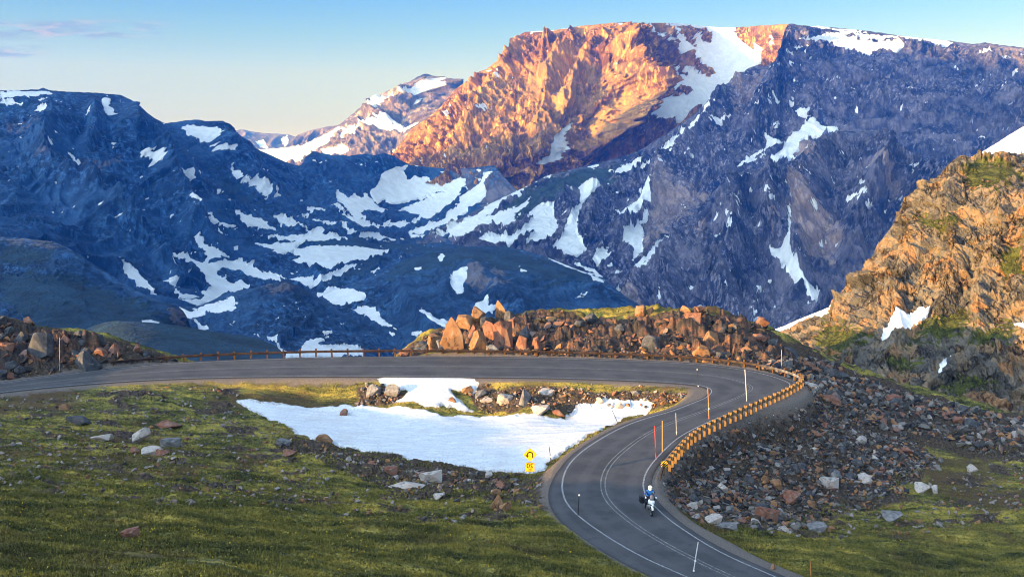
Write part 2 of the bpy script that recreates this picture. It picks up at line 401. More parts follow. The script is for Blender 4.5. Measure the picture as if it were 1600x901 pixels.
sheet('golden_massif', None,
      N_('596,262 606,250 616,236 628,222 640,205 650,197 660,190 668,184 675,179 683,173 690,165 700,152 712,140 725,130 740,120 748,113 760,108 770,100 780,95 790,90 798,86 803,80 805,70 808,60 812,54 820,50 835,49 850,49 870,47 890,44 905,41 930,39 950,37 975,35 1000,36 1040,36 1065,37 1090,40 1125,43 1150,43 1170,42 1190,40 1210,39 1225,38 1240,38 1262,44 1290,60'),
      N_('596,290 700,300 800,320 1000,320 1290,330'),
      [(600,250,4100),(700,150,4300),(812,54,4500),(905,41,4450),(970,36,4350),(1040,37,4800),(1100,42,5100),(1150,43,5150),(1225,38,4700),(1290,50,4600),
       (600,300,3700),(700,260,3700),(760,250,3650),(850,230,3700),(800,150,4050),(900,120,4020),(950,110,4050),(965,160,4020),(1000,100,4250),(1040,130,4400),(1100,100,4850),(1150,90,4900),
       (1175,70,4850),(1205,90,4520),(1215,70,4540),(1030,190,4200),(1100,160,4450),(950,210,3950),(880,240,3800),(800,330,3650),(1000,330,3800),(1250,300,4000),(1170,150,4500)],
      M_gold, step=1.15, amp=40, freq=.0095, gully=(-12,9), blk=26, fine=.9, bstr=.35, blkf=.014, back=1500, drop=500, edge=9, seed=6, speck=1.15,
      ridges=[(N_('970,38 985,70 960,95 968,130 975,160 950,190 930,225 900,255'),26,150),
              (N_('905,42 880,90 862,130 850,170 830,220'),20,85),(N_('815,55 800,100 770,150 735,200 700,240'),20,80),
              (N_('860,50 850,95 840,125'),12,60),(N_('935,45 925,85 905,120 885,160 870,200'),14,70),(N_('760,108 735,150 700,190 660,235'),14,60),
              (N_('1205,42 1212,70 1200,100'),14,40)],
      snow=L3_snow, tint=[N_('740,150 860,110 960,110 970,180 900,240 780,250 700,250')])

# --- cirque floor, left massif
FS = [C1('0,188 200,190 240,198 100,225 0,232'),C1('0,235 60,238 112,255 50,265 0,258'),C1('480,222 505,212 520,222 512,255 530,290 538,312 510,315 498,300 482,300 490,270 482,245'),
 C1('165,290 190,278 210,285 218,325 205,330 190,305'),C1('845,362 880,345 950,350 1000,375 1015,405 990,430 975,435 930,405 880,395 870,375'),C1('975,443 1020,465 1070,495 1072,507 1020,485'),
 C1('305,478 340,500 375,530 360,542 330,510'),C1('628,500 660,520 700,540 718,570 708,583 670,560 650,530'),C1('755,525 770,535 772,552 755,548'),C1('805,550 850,570 890,580 910,610 880,595 850,580 815,565'),
 C1('170,230 220,238 180,249'),C1('1065,555 1100,590 1150,640 1165,615 1200,650 1250,690 1240,712 1190,680 1120,630 1080,590'),C1('1265,690 1298,710 1270,714'),C1('930,727 980,760 1040,790 1110,812 1050,820 990,797 945,757'),
 C1('1105,740 1160,768 1220,782 1250,806 1300,830 1250,832 1170,812 1120,778'),C1('1275,785 1320,778 1360,805 1350,830 1310,812'),C1('842,770 880,785 960,795 900,804 870,798'),C1('393,320 420,290 412,314'),
 B_('520,0 560,0 600,35 660,70 740,97 860,105 840,125 760,145 680,165 630,170 640,130 600,80 545,40'),
 (B_('260,0 300,25 400,92 500,95 545,130 620,175 700,185 820,165 900,150 960,128 940,170 1000,180 1058,150 1030,200 1100,245 1240,270 1300,310 1215,330 1100,300 1000,265 870,215 780,210 735,235 760,270 830,320 870,330 925,308 1018,370 920,400 830,415 700,480 600,510 500,495 420,470 430,455 620,460 640,420 610,395 700,365 680,330 640,300 620,250 560,215 520,180 400,110 330,60'),0,.05),
 (B_('0,210 80,250 130,290 180,350 220,405 300,440 240,440 150,410 60,350 0,310 -90,160'),0,.05),B_('330,180 400,215 470,240 400,238 350,207'),B_('295,312 340,300 440,345 430,360 380,355 330,335'),
 B_('385,370 420,410 480,435 610,435 540,447 440,442 395,407'),
 (A_('950,300 1010,270 1050,165 1120,130 1180,110 1270,95 1225,160 1260,205 1320,195 1390,190 1440,200 1470,235 1590,250 1660,205 1740,210 1750,250 1700,310 1600,370 1590,310 1540,322 1380,365 1250,395 1110,415 1080,370 1015,410 960,345'),-30,.06),
 (A_('665,320 760,375 830,345 880,375 910,335 980,370 1030,440 1105,465 1050,490 930,470 870,490 940,560 820,540 700,440 665,380'),32,.32),
 (A_('600,400 700,470 800,530 900,570 1000,590 1100,605 980,620 840,600 720,520'),28,.4),
 (A_('1180,490 1240,440 1400,370 1560,322 1600,300 1700,330 1600,440 1480,510 1340,590 1200,610 1060,600 1070,565 1200,575 1290,580 1340,540 1370,500 1250,505'),-25,.2),
 (A_('1300,640 1400,600 1599,520 1700,470 1700,530 1500,610 1400,660 1240,665'),-22,.35),A_('690,570 740,580 760,640 830,660 820,680 740,650 710,610'),A_('820,680 960,670 1050,690 1160,722 1050,728 920,705'),
 A_('1200,700 1300,680 1440,668 1380,697 1250,702'),A_('325,535 400,550 500,565 620,580 680,588 640,605 560,600 430,573'),A_('415,460 480,450 575,465 570,488 490,472 470,510 430,520 430,547 380,532 385,515 440,515 455,480'),
 A_('140,540 200,530 280,570 380,600 450,660 520,620 575,630 560,670 640,685 760,700 755,725 600,720 430,722 320,717 190,707 178,675 300,680 420,670 400,635 300,620 200,600'),
 A_('0,740 120,740 250,735 400,725 330,770 360,790 300,805 200,825 120,840 150,800 60,765'),
 (N_('457,388 480,383 525,384 560,386 580,389 612,393 590,401 562,407 545,411 534,413 515,425 500,423 470,412 458,405 472,399 460,393'),0,.1),
 C4('1330,405 1400,398 1500,408 1600,362 1600,388 1530,413 1450,443 1400,425'),(N_('495,458 515,451 545,451 573,460 562,473 545,478 520,474 505,464'),0,.05),
 C5('50,710 110,680 150,685 180,730 220,765 255,788 200,782 150,747 110,737'),C5('220,797 245,805 230,812'),
 C5('505,560 530,530 570,525 590,545 565,570 575,610 550,625 520,600'),C5('615,675 680,645 690,680 725,690 700,718 650,702'),C5('375,725 400,725 430,745 480,738 500,750 490,777 430,762 395,747'),
 C5('445,460 470,430 482,452 460,472'),C5('320,652 347,665 340,682'),C5('320,800 375,798 350,808'),(C5('950,448 1050,472 1150,508 1290,518 1260,548 1200,553 1120,523 1020,488'),15,.3),
 C5('1160,543 1210,558 1235,578 1180,562'),C5('1085,648 1140,613 1168,608'),C5('830,503 862,518 840,523'),C5('130,527 180,516 150,542'),C5('335,500 375,500 355,512'),
 C5('0,500 70,492 30,520 -20,530'),C5('40,890 100,860 195,868 180,885 250,885 230,905 0,905'),
 (C_('95,310 160,270 240,200 310,110 385,70 350,140 300,200 320,260 280,330 150,420 60,500 0,530 -60,540 0,440 60,400 100,350'),-38,.1),C_('245,75 270,85 290,108 265,100'),
 N_('150,280 150,280 151,281'),C4('1005,178 1030,190 1035,208 1018,200'),C4('1085,255 1110,250 1125,270 1105,275')]
KNOB = [B_('395,515 440,540 560,540 700,500 860,450 890,445 885,485 917,490 880,510 917,540 860,565 760,570 600,595 500,622 470,575'),
 B_('545,660 570,652 600,675 640,690 665,715 640,740 600,735 570,700 550,690'),B_('1052,750 1090,753 1100,775'),B_('1370,545 1420,545 1400,558'),
 (C4('1240,685 1300,672 1300,695 1290,710 1340,735 1390,745 1440,690 1500,675 1520,690 1490,705 1510,720 1590,715 1640,715 1700,740 1700,770 1350,765 1310,737'),0,.12),C4('1505,645 1555,643 1560,662 1520,660')]
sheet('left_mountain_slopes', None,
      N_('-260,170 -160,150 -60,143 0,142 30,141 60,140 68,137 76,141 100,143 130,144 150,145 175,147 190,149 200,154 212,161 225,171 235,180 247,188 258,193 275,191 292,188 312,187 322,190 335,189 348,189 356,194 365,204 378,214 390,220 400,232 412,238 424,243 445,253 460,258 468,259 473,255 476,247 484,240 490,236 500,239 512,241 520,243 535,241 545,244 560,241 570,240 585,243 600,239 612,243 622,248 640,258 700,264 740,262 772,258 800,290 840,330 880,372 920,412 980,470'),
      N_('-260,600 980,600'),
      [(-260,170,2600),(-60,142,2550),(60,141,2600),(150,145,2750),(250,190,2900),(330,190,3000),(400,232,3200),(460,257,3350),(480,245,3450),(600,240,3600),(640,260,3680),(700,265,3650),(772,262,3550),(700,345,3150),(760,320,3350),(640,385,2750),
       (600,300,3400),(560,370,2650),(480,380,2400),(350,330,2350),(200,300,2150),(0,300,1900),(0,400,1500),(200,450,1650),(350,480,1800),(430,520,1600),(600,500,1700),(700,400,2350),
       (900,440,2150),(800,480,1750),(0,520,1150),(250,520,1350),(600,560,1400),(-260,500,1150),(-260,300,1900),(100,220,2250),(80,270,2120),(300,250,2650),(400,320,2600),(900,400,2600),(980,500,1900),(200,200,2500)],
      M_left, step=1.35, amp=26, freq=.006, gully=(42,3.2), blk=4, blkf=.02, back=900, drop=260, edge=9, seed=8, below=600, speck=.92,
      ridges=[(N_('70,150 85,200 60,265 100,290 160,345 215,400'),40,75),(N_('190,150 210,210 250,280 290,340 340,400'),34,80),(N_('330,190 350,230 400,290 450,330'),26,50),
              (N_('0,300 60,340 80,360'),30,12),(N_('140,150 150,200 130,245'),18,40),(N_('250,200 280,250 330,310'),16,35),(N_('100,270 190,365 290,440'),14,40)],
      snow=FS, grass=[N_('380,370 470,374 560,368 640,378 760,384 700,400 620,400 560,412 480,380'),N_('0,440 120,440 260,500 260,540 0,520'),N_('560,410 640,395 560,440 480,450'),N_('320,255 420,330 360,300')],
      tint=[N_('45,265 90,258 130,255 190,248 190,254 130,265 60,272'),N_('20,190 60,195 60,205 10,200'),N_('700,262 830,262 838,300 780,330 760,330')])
sheet('left_bench_slope', None,
      N_('-200,350 -60,362 0,370 30,371 60,375 85,378 100,384 120,395 140,408 165,424 190,441 215,455 240,466 262,474 275,476 285,484 292,495 298,510 302,530 306,560'),
      N_('-200,620 306,620'), [(-200,350,1050),(0,370,1000),(100,384,980),(200,445,960),(275,477,930),(306,560,900),(-200,620,560),(0,500,760),(150,560,680),(306,620,700),(250,520,820)],
      M_left, step=1.35, amp=8, freq=.016, gully=(50,2.5), blk=2.5, blkf=.05, back=260, drop=90, edge=7, seed=12, below=300,
      snow=[B_('180,680 230,648 268,690'),C4('655,602 700,598 745,605 745,628 700,625')], grass=[N_('0,430 120,430 260,490 300,540 100,560 0,470'),N_('0,380 90,390 60,420 0,410')],
      tint=[N_('0,370 60,374 110,384 110,394 50,388 0,384'),N_('60,470 85,465 90,485 70,500'),N_('260,480 290,490 300,525 270,520')])
sheet('grassy_shoulder', None, N_('60,575 90,552 110,532 125,520 140,511 160,504 180,501 205,502 230,503 260,506 300,512 340,519 370,523 400,528 425,538 440,550 450,570 460,600'), N_('60,640 460,640'),
      [(60,575,520),(180,501,560),(300,512,560),(440,550,530),(60,640,330),(250,600,380),(460,640,340)],
      M_left, step=1.35, amp=2.2, freq=.03, gully=(80,2), blk=.8, blkf=.12, back=160, drop=60, edge=6, seed=14, below=200, grass=[N_('40,500 470,500 470,640 40,640')])
sheet('rocky_knoll', None,
      N_('262,478 270,473 290,479 312,477 330,470 350,459 365,455 380,452 400,449 420,444 435,440 444,438 452,441 465,446 485,457 500,466 520,478 545,495 575,514 600,527 640,545 700,570'), N_('262,620 700,620'),
      [(262,475,1350),(330,468,1350),(444,438,1380),(545,495,1330),(700,570,1250),(262,620,800),(450,560,950),(450,500,1180),(700,620,900),(320,500,1240)],
      M_left, step=1.3, amp=13, freq=.012, gully=(20,1.6), blk=5, blkf=.035, back=380, drop=130, edge=8, seed=16, below=300, speck=.9, snow=KNOB,
      tint=[N_('410,450 445,440 460,450 430,462')])
sheet('dome_hill', None,
      N_('470,480 500,466 530,452 560,440 580,432 600,424 620,412 650,400 680,392 700,388 730,385 760,384 785,385 810,389 830,394 850,400 875,410 900,420 920,428 940,437 955,446 975,462 1000,480'), N_('470,600 1000,600'),
      [(470,480,1560),(560,440,1700),(650,400,1780),(760,384,1800),(900,420,1750),(1000,480,1600),(470,600,1100),(760,560,1150),(700,450,1420),(850,480,1400),(1000,600,1100),(600,500,1380)],
      M_left, step=1.3, amp=14, freq=.009, gully=(10,1.8), blk=4, blkf=.03, back=500, drop=120, edge=10, seed=18, below=300, snow=FS,
      grass=[N_('620,400 700,388 800,390 900,420 940,440 860,440 760,420 680,420 600,440')], tint=[C5('590,520 640,530 690,590 650,610 580,590 560,550'),C5('690,590 780,560 760,600 700,620'),C5('450,430 500,430 520,470 470,480'),C5('720,480 790,500 740,560 690,545')],
      ridges=[(N_('700,400 760,440 800,480 830,520'),26,25),(N_('620,430 640,470 680,520'),22,22)])

# --- the right massif and the buttress before it
RS = [(C_('0,610 100,540 200,470 350,370 520,270 700,190 620,250 500,330 400,400 300,480 540,400 680,325 640,390 540,450 560,520 480,545 360,570 260,630 100,690 0,695 -160,700'),-31,.34),
 (C_('255,690 300,650 420,625 500,640 600,600 640,560 700,500 650,510 680,440 720,400 780,370 850,390 875,345 880,480 920,555 960,580 900,620 800,680 650,740 640,710 720,600 600,670 500,725 300,715'),0,.1),
 (C_('1085,230 1130,200 1200,220 1240,210 1265,245 1200,310 1130,350 1110,420 1060,540 1070,620 1110,680 1155,740 1090,790 980,790 850,750 900,690 960,620 970,570 1000,500 1100,370 1105,270'),0,.1),
 C_('1200,790 1290,750 1360,790 1330,830 1250,860 1210,830'),(C_('1390,90 1450,50 1550,15 1620,12 1580,45 1500,90 1390,125'),0,.1),C_('790,165 840,120 875,125 830,160'),C_('710,122 800,98 760,137'),
 C_('1172,60 1262,33 1235,62'),C_('920,66 1002,23 962,62'),C_('720,215 770,200 730,225'),
 (D_('60,430 100,440 180,400 210,350 280,350 300,290 350,185 375,230 365,390 300,430 240,500 160,560 105,580'),0,.1),
 (D_('120,640 200,590 290,510 330,440 350,480 270,540 300,590 290,700 280,780 200,840 215,780 110,720'),0,.15),(D_('190,890 300,810 420,700 480,650 600,620 560,670 470,740 380,810 250,901'),0,.1),
 C3('0,620 50,600 110,560 150,500 130,560 90,620 60,660 0,715 -150,790 -200,800 -60,700'),C3('130,600 230,562 170,608'),C3('255,782 300,740 392,693 370,722 310,767'),
 (C3('385,615 420,640 480,660 500,640 550,600 610,540 630,560 650,575 730,590 730,612 640,632 560,645 540,700 500,740 440,755 380,765 420,730 470,700 480,670 400,690 395,650'),0,.15),
 C3('520,515 590,503 632,520 560,537'),C3('530,747 610,680 602,704 540,745'),
 (C3('540,200 620,170 680,150 740,155 860,190 960,195 1050,205 1000,245 940,225 880,245 780,225 700,220 620,210'),0,.15),C3('490,240 560,233 582,240 500,258'),C3('480,297 510,272 522,282'),
 (C3('740,148 850,168 950,168 1080,173 1200,188 1275,203 1230,224 1150,204 1000,188 850,184'),0,.2),C3('560,112 620,116 700,130 830,146 900,152 830,156 700,140 620,126'),C3('1395,265 1460,261 1410,277'),C3('1490,282 1530,260 1548,275'),
 C3('408,378 458,348 440,372'),C3('425,468 457,480 445,502'),C3('485,485 520,480 510,500'),C3('1368,648 1400,643 1418,667'),C3('1540,340 1560,345 1545,352')]
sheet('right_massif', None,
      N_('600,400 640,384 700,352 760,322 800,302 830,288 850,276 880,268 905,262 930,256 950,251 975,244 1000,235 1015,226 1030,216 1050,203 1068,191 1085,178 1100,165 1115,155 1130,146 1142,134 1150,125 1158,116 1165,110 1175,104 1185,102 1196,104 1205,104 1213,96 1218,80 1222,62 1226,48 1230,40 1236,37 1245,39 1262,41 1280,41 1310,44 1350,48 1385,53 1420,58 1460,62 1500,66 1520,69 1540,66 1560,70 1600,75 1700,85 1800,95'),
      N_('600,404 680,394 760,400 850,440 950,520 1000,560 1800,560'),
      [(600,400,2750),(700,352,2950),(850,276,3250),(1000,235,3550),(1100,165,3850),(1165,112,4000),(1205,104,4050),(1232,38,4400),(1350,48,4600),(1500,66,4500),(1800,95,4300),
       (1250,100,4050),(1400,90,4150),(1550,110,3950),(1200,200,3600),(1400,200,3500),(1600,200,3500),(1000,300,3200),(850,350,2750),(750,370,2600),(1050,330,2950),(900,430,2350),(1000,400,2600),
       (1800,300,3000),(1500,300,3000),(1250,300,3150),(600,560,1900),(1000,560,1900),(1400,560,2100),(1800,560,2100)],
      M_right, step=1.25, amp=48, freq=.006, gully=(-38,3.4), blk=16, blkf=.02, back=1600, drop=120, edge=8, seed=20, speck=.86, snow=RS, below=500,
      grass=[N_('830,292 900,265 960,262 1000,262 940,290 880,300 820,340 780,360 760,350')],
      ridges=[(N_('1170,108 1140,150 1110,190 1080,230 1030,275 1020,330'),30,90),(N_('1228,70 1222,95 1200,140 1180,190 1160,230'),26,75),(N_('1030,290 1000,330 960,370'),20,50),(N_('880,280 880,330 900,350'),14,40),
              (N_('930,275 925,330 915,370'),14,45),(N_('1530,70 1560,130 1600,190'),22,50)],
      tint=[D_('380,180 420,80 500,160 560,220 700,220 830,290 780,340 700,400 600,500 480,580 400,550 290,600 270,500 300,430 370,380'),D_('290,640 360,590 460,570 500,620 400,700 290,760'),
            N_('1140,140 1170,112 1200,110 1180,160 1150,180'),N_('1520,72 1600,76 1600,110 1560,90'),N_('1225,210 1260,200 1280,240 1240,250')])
BS = [C6('545,115 570,112 575,150 555,180 530,212 510,190 530,150'),(C6('500,240 515,240 525,300 515,420 505,500 520,560 560,600 640,645 625,700 590,665 540,620 490,570 450,480 415,430 410,412 470,410 500,340'),0,.12),
 C6('385,190 440,203 460,245 430,225'),C6('145,365 180,380 175,398 160,390'),C6('192,400 215,360 250,332 225,380 245,430 230,445 205,420'),C6('800,95 845,85 845,100 815,106'),C6('762,225 825,245 828,275 790,250'),
 C6('850,255 875,252 920,305 890,290'),C6('945,185 965,175 1005,235 970,212'),C6('800,148 830,155 835,188 815,170'),C6('330,730 355,730 350,755 335,745'),C6('735,115 750,130 745,148'),C6('260,312 272,318 266,328'),
 D_('190,890 300,810 420,700 480,650 600,620 560,670 470,740 380,810 250,901'),C5('1070,725 1110,690 1190,630 1200,632 1150,680 1110,710')]
sheet('rock_buttress', None,
      N_('860,520 890,498 920,478 940,462 960,446 980,430 1000,416 1020,400 1040,385 1055,368 1070,352 1085,340 1100,328 1108,312 1114,300 1125,290 1140,281 1155,270 1170,265 1185,262 1200,258 1222,256 1240,250 1250,241 1260,232 1270,226 1280,220 1292,213 1305,208 1320,205 1340,208 1352,204 1370,203 1385,205 1395,212 1405,222 1415,232 1430,240 1460,252 1500,268 1600,300'),
      N_('860,640 1600,640'),
      [(860,520,2150),(960,446,2400),(1070,352,2600),(1155,270,2800),(1260,232,2850),(1320,205,2850),(1400,215,2850),(1600,300,2900),(860,640,1600),(1000,540,1800),(1200,540,1750),(1400,540,1800),(1600,640,1700),
       (1250,400,2250),(1100,420,2250),(1350,350,2350),(1230,340,2500),(1180,420,2200),(1290,330,2420)],
      M_right, step=1.2, amp=58, freq=.0075, gully=(-12,3.2), blk=24, blkf=.02, back=500, drop=300, edge=10, seed=24, speck=.86, snow=BS, below=500,
      ridges=[(N_('1320,208 1290,260 1270,320 1250,380 1240,430 1270,480'),26,100),(N_('1155,272 1140,330 1150,380 1130,440 1140,500'),28,90),(N_('1070,352 1050,420 1040,470 1030,520'),24,60),
              (N_('1385,206 1370,270 1340,330 1330,400 1310,460'),28,80),(N_('1210,262 1200,320 1190,370'),20,60),(N_('1000,420 990,470 960,520'),18,40)],
      tint=[C6('590,60 650,50 665,110 620,130 580,110'),C6('520,240 620,230 740,330 760,420 700,520 560,480 520,400'),C6('400,260 440,240 450,300 420,330'),C6('830,60 1000,60 1070,120 980,180 900,150'),
            C5('1300,560 1360,560 1350,610 1300,600'),C5('1200,620 1320,610 1420,680 1400,760 1240,740 1150,700'),N_('1080,360 1110,340 1105,380')])

# --- unseen ridge out of the frame to the left, shaped to keep the valley in evening shade
def shadow_ridge():
    ys = np.arange(-2600, 3700, 35.); cr = np.interp(ys, [-2600,-1500,-1250,-900,0,1100,1240,1330,1450,1536,1682,1950,2400,3100,3700], [-200,50,730,1080,1280,1330,1205,890,730,690,640,550,420,260,80])
    cr = cr + 15*fbm(ys*.004, ys*0, 5, s=91)
    us = np.linspace(-1, 1, 61); X = np.broadcast_to(us, (len(ys), 61))
    Yg = np.broadcast_to(ys[:,None], X.shape); half = 1500.
    Zg = -500 + (cr[:,None]+500)*(1-np.abs(X))**1.0
    Xg = -3400 + X*half*.72
    Zg = Zg + 40*ridged(Xg*.003, Yg*.003, 5, s=95)*(1-np.abs(X)**4)
    V = np.stack([Xg, Yg, Zg], -1)
    z = np.zeros(X.shape)
    link('added_shadow_ridge', np_mesh('added_shadow_ridge', V, grid_faces(*X.shape), {'snow': z, 'grass': z, 'tint': z}), M_left)['kind'] = 'structure'
shadow_ridge()
def valley_floor():
    xs = np.linspace(-6500, 6500, 90); ys = np.linspace(130, 13000, 80); X, Y = np.meshgrid(xs, ys)
    Zz = -620 + 60*fbm(X*.0008, Y*.0008, 4, s=97)
    z = np.zeros(X.shape)
    link('valley_floor', np_mesh('valley_floor', np.stack([X, Y, Zz], -1), grid_faces(*X.shape), {'snow': z, 'grass': z+.8, 'tint': z}), M_left)['kind'] = 'structure'
valley_floor()

# ================================================================== near setting: road, slopes, crag
ROAD = [((-260,650),(-260,633)),((-120,630),(-120,615)),((0,612),(0,599)),((150,598),(150,579)),((300,590),(300,566)),((500,587),(500,559)),((700,588),(700,558)),((850,589.5),(870,560)),
 ((970,593),(1020,565)),((1050,597),(1110,571)),((1090,601),(1180,581)),((1108,606),(1222,593)),((1112,612),(1235,603)),((1103,621),(1208,618)),((1081,630),(1165,635)),
 ((1050,642),(1125,651)),((1010,653),(1085,669)),((968,669),(1055,687)),((920,697),(1030,711)),((889,725),(1012,733)),((878,758),(1005,755)),((889,791),(1011,776)),((934,828),(1036,803)),
 ((1001,868),(1068,827)),((1068,898),(1118,858)),((1150,935),(1180,887)),((1290,985),(1290,932)),((1480,1050),(1450,990))]
def catmull(P, n=10):
    P = np.array(P, float); out = []
    for i in range(len(P)-1):
        p0 = P[max(i-1,0)]; p1 = P[i]; p2 = P[i+1]; p3 = P[min(i+2,len(P)-1)]
        for k in range(n):
            t = k/n
            out.append(.5*((2*p1)+(-p0+p2)*t+(2*p0-5*p1+4*p2-p3)*t*t+(-p0+3*p1-3*p2+p3)*t**3))
    out.append(P[-1]); return np.array(out)
rin = on_z([a[0] for a, b in ROAD], [a[1] for a, b in ROAD])[:, :2]
rout = on_z([b[0] for a, b in ROAD], [b[1] for a, b in ROAD])[:, :2]
def smooth_line(P, k=1):
    for _ in range(k):
        Q = P.copy(); Q[1:-1] = .25*P[:-2]+.5*P[1:-1]+.25*P[2:]; P = Q
    return P
RIN = smooth_line(catmull(rin, 12), 14); ROUT = smooth_line(catmull(rout, 12), 14)
RC = (RIN+ROUT)/2; HALF = np.linalg.norm(ROUT-RIN, axis=1)/2
def offset_edges(e_in, e_out):
    """edge lines moved out from the painted lines"""
    d = (ROUT-RIN)/np.linalg.norm(ROUT-RIN, axis=1)[:,None]
    return RIN-d*e_in, ROUT+d*e_out
NST = len(RC)
shoulder_in = np.interp(np.arange(NST), [0, 60, 120, 150, 200, 230, 260, NST], [.5,.5,.6,.35,.35,.5,1.6,1.8])
EIN, EOUT = offset_edges(shoulder_in[:,None], .55)
def road_dist(x, y):
    """distance outside the asphalt (negative on it)"""
    best = np.full(x.shape, 1e9)
    for i in range(0, NST-1, 2):
        a = RC[i]; b = RC[min(i+2, NST-1)]; v = b-a; q = (v@v)+1e-9
        t = np.clip(((x-a[0])*v[0]+(y-a[1])*v[1])/q, 0, 1)
        best = np.minimum(best, np.hypot(x-a[0]-t*v[0], y-a[1]-t*v[1]) - (HALF[i]+.9))
    return best

HP = [ # ground heights: photo x, y and metres above the road
 (0,520,2.5),(0,500,4.6),(60,515,3.7),(120,530,2.7),(180,545,1.5),(240,557,.4),(0,580,.6),(100,575,.3),(-150,560,3.0),(-150,490,6),
 (0,640,-.4),(0,680,.2),(0,720,1.2),(0,800,3.6),(0,900,6.2),(0,1000,8.5),(100,650,-.7),(200,690,-.9),(200,612,-.3),(300,610,-.7),(300,640,-1.3),(300,700,-.5),(300,760,.9),(300,850,3.6),(300,900,5.4),
 (-150,700,.8),(-150,900,7),(-150,1000,9.5),(390,612,-1.0),(390,645,-2.0),(450,670,-2.2),(500,690,-2.2),(650,720,-2.2),(800,738,-2.2),(850,738,-2.0),(600,690,-2.4),(600,645,-2.5),(760,643,-2.5),(900,645,-2.5),(1000,647,-2.2),
 (800,690,-2.4),(900,670,-2.4),(960,655,-2.3),(700,660,-2.5),(450,645,-2.2),(860,720,-2.0),(500,640,-2.4),(600,636,-2.1),(700,640,-2.2),(820,646,-2.2),(560,618,-1.4),(680,612,-.9),(800,618,-1.2),(900,618,-1.0),(1000,625,-1.2),(1050,625,-.8),
 (600,740,-1.7),(700,765,-1.1),(800,770,-.8),(870,745,-.8),(600,850,1.6),(600,900,3.0),(800,880,1.0),(700,800,0),(850,800,0),(800,1000,2.4),(400,1000,6.2),(500,760,-.5),(450,800,1.3),(900,900,.5),(1000,960,.5),
 (660,545,-1.0),(700,520,.9),(740,500,2.0),(780,500,2.3),(830,496,2.6),(900,505,2.2),(960,505,2.2),(1010,500,2.6),(1080,492,3.2),(1130,498,2.8),(1180,520,1.4),(1230,548,-.5),(1270,572,-2.4),(1330,596,-4.6),(1400,622,-6),(1480,642,-6.6),(1600,662,-7.8),(1800,690,-9),
 (700,547,.1),(850,547,.2),(1000,550,.2),(1100,558,.1),(1180,566,0),(1240,580,-.6),
 (1300,625,-2.6),(1270,640,-2.0),(1250,660,-2.1),(1350,680,-5.0),(1430,722,-6.5),(1300,722,-4.5),(1200,700,-3.1),(1120,702,-1.8),(1080,740,-1.8),(1130,760,-3.0),(1200,780,-4.3),(1300,780,-5.5),(1130,824,-1.4),(1070,790,-1.2),
 (1250,832,-3.0),(1400,792,-6),(1500,760,-6.6),(1600,780,-6.6),(1600,705,-7.6),(1500,692,-7),(1400,645,-6.2),(1600,850,-5),(1400,860,-3.5),(1300,872,-1.8),(1200,872,-.8),(1300,920,-.8),(1500,960,-2.4),(1700,1000,-4),(1800,800,-7),(1800,900,-5)]
hp = np.array(HP); hw = on_z(hp[:,0], hp[:,1], hp[:,2])
# points that only shape the ground where the photograph cannot look: it falls away behind the ridges; the left hill is added to shade the snow
HX = [(-70,40,8.2),(-78,20,8.8),(-62,50,6.6),(-85,62,7.6),(-110,40,8),(-60,20,8.0),(-75,80,4.5),(-120,70,6),(-60,0,9.6),(-60,150,-9),(-20,140,-9),(0,150,-12),(-20,124,-5),(-8,122,-2),(30,150,-5),(60,150,-14),(40,170,-22),(-40,122,-3),(-75,130,2),(-80,160,-8),(-90,100,5),(80,150,-22),(90,120,-14),(0,190,-30),(-60,190,-28),(80,190,-34),(8,148,-6)]
HPX = np.concatenate([hw[:,:2], np.array(HX)[:,:2]])/10; HPV = np.concatenate([hp[:,2], np.array(HX)[:,2]])
HW = tps_fit(HPX, HPV, .012)
def ground_z(x, y, detail=True):
    x = np.asarray(x, float); y = np.asarray(y, float)
    z = tps_eval(HPX, HW, x/10, y/10)
    z = np.where(y > 150, np.minimum(z, -10 - (y-150)*.35 + np.maximum(0, 0)), z)
    rd = road_dist(x, y); k = np.clip((rd+.1)/1.8, 0, 1); k = k*k*(3-2*k)
    if detail:
        sn = snow_val(x, y)
        rough = np.clip((rd-.8)/3, 0, 1)
        hum = .42*fbm(x*.10+.3*y*.1, y*.30, 4, s=201) + .17*ridged(x*.22+y*.08, y*1.1, 4, s=203) + .05*fbm(x*2.2, y*3.0, 3, s=207)
        far = np.clip((y-100)/30, 0, 1)
        hum = hum*(1+far*1.2)
        z = z + rough*hum*(1-.8*np.clip(sn*3, 0, 1)) + .10*np.clip(sn*4, 0, 1)
    return z*k + (1-k)*(-.05)
SNOWP = [[(372,641),(400,640),(450,639),(520,636),(560,637),(600,640),(650,643),(690,646),(730,645),(780,646),(830,648),(870,650),(890,645),(905,640),(950,639),(1000,641),(1024,646),(1000,652),(970,662),(940,678),(905,698),(885,710),(870,722),(858,735),(840,742),(810,738),(760,735),(700,730),(650,722),(600,712),(560,705),(520,697),(480,688),(450,675),(420,660)]]
SNOWP2 = [[(585,592),(620,586),(660,583),(700,584),(720,590),(760,594),(742,600),(705,600),(718,612),(745,628),(725,630),(690,622),(680,630),(655,628),(630,622),(612,622),(628,612),(634,604),(620,597)]]
_sw = [on_z([p[0] for p in q], [p[1] for p in q], -2.35)[:, :2] for q in SNOWP]
_s2x = [on_z([p[0] for p in q], [p[1] for p in q], [-.1-1.5*max(0,(p[1]-597)/33) for p in q])[:, :2] for q in SNOWP2]
_s3 = [on_z([483,540,600,640,640,560,500], [588,587,586,588,592,591,590], 0.)[:, :2]]
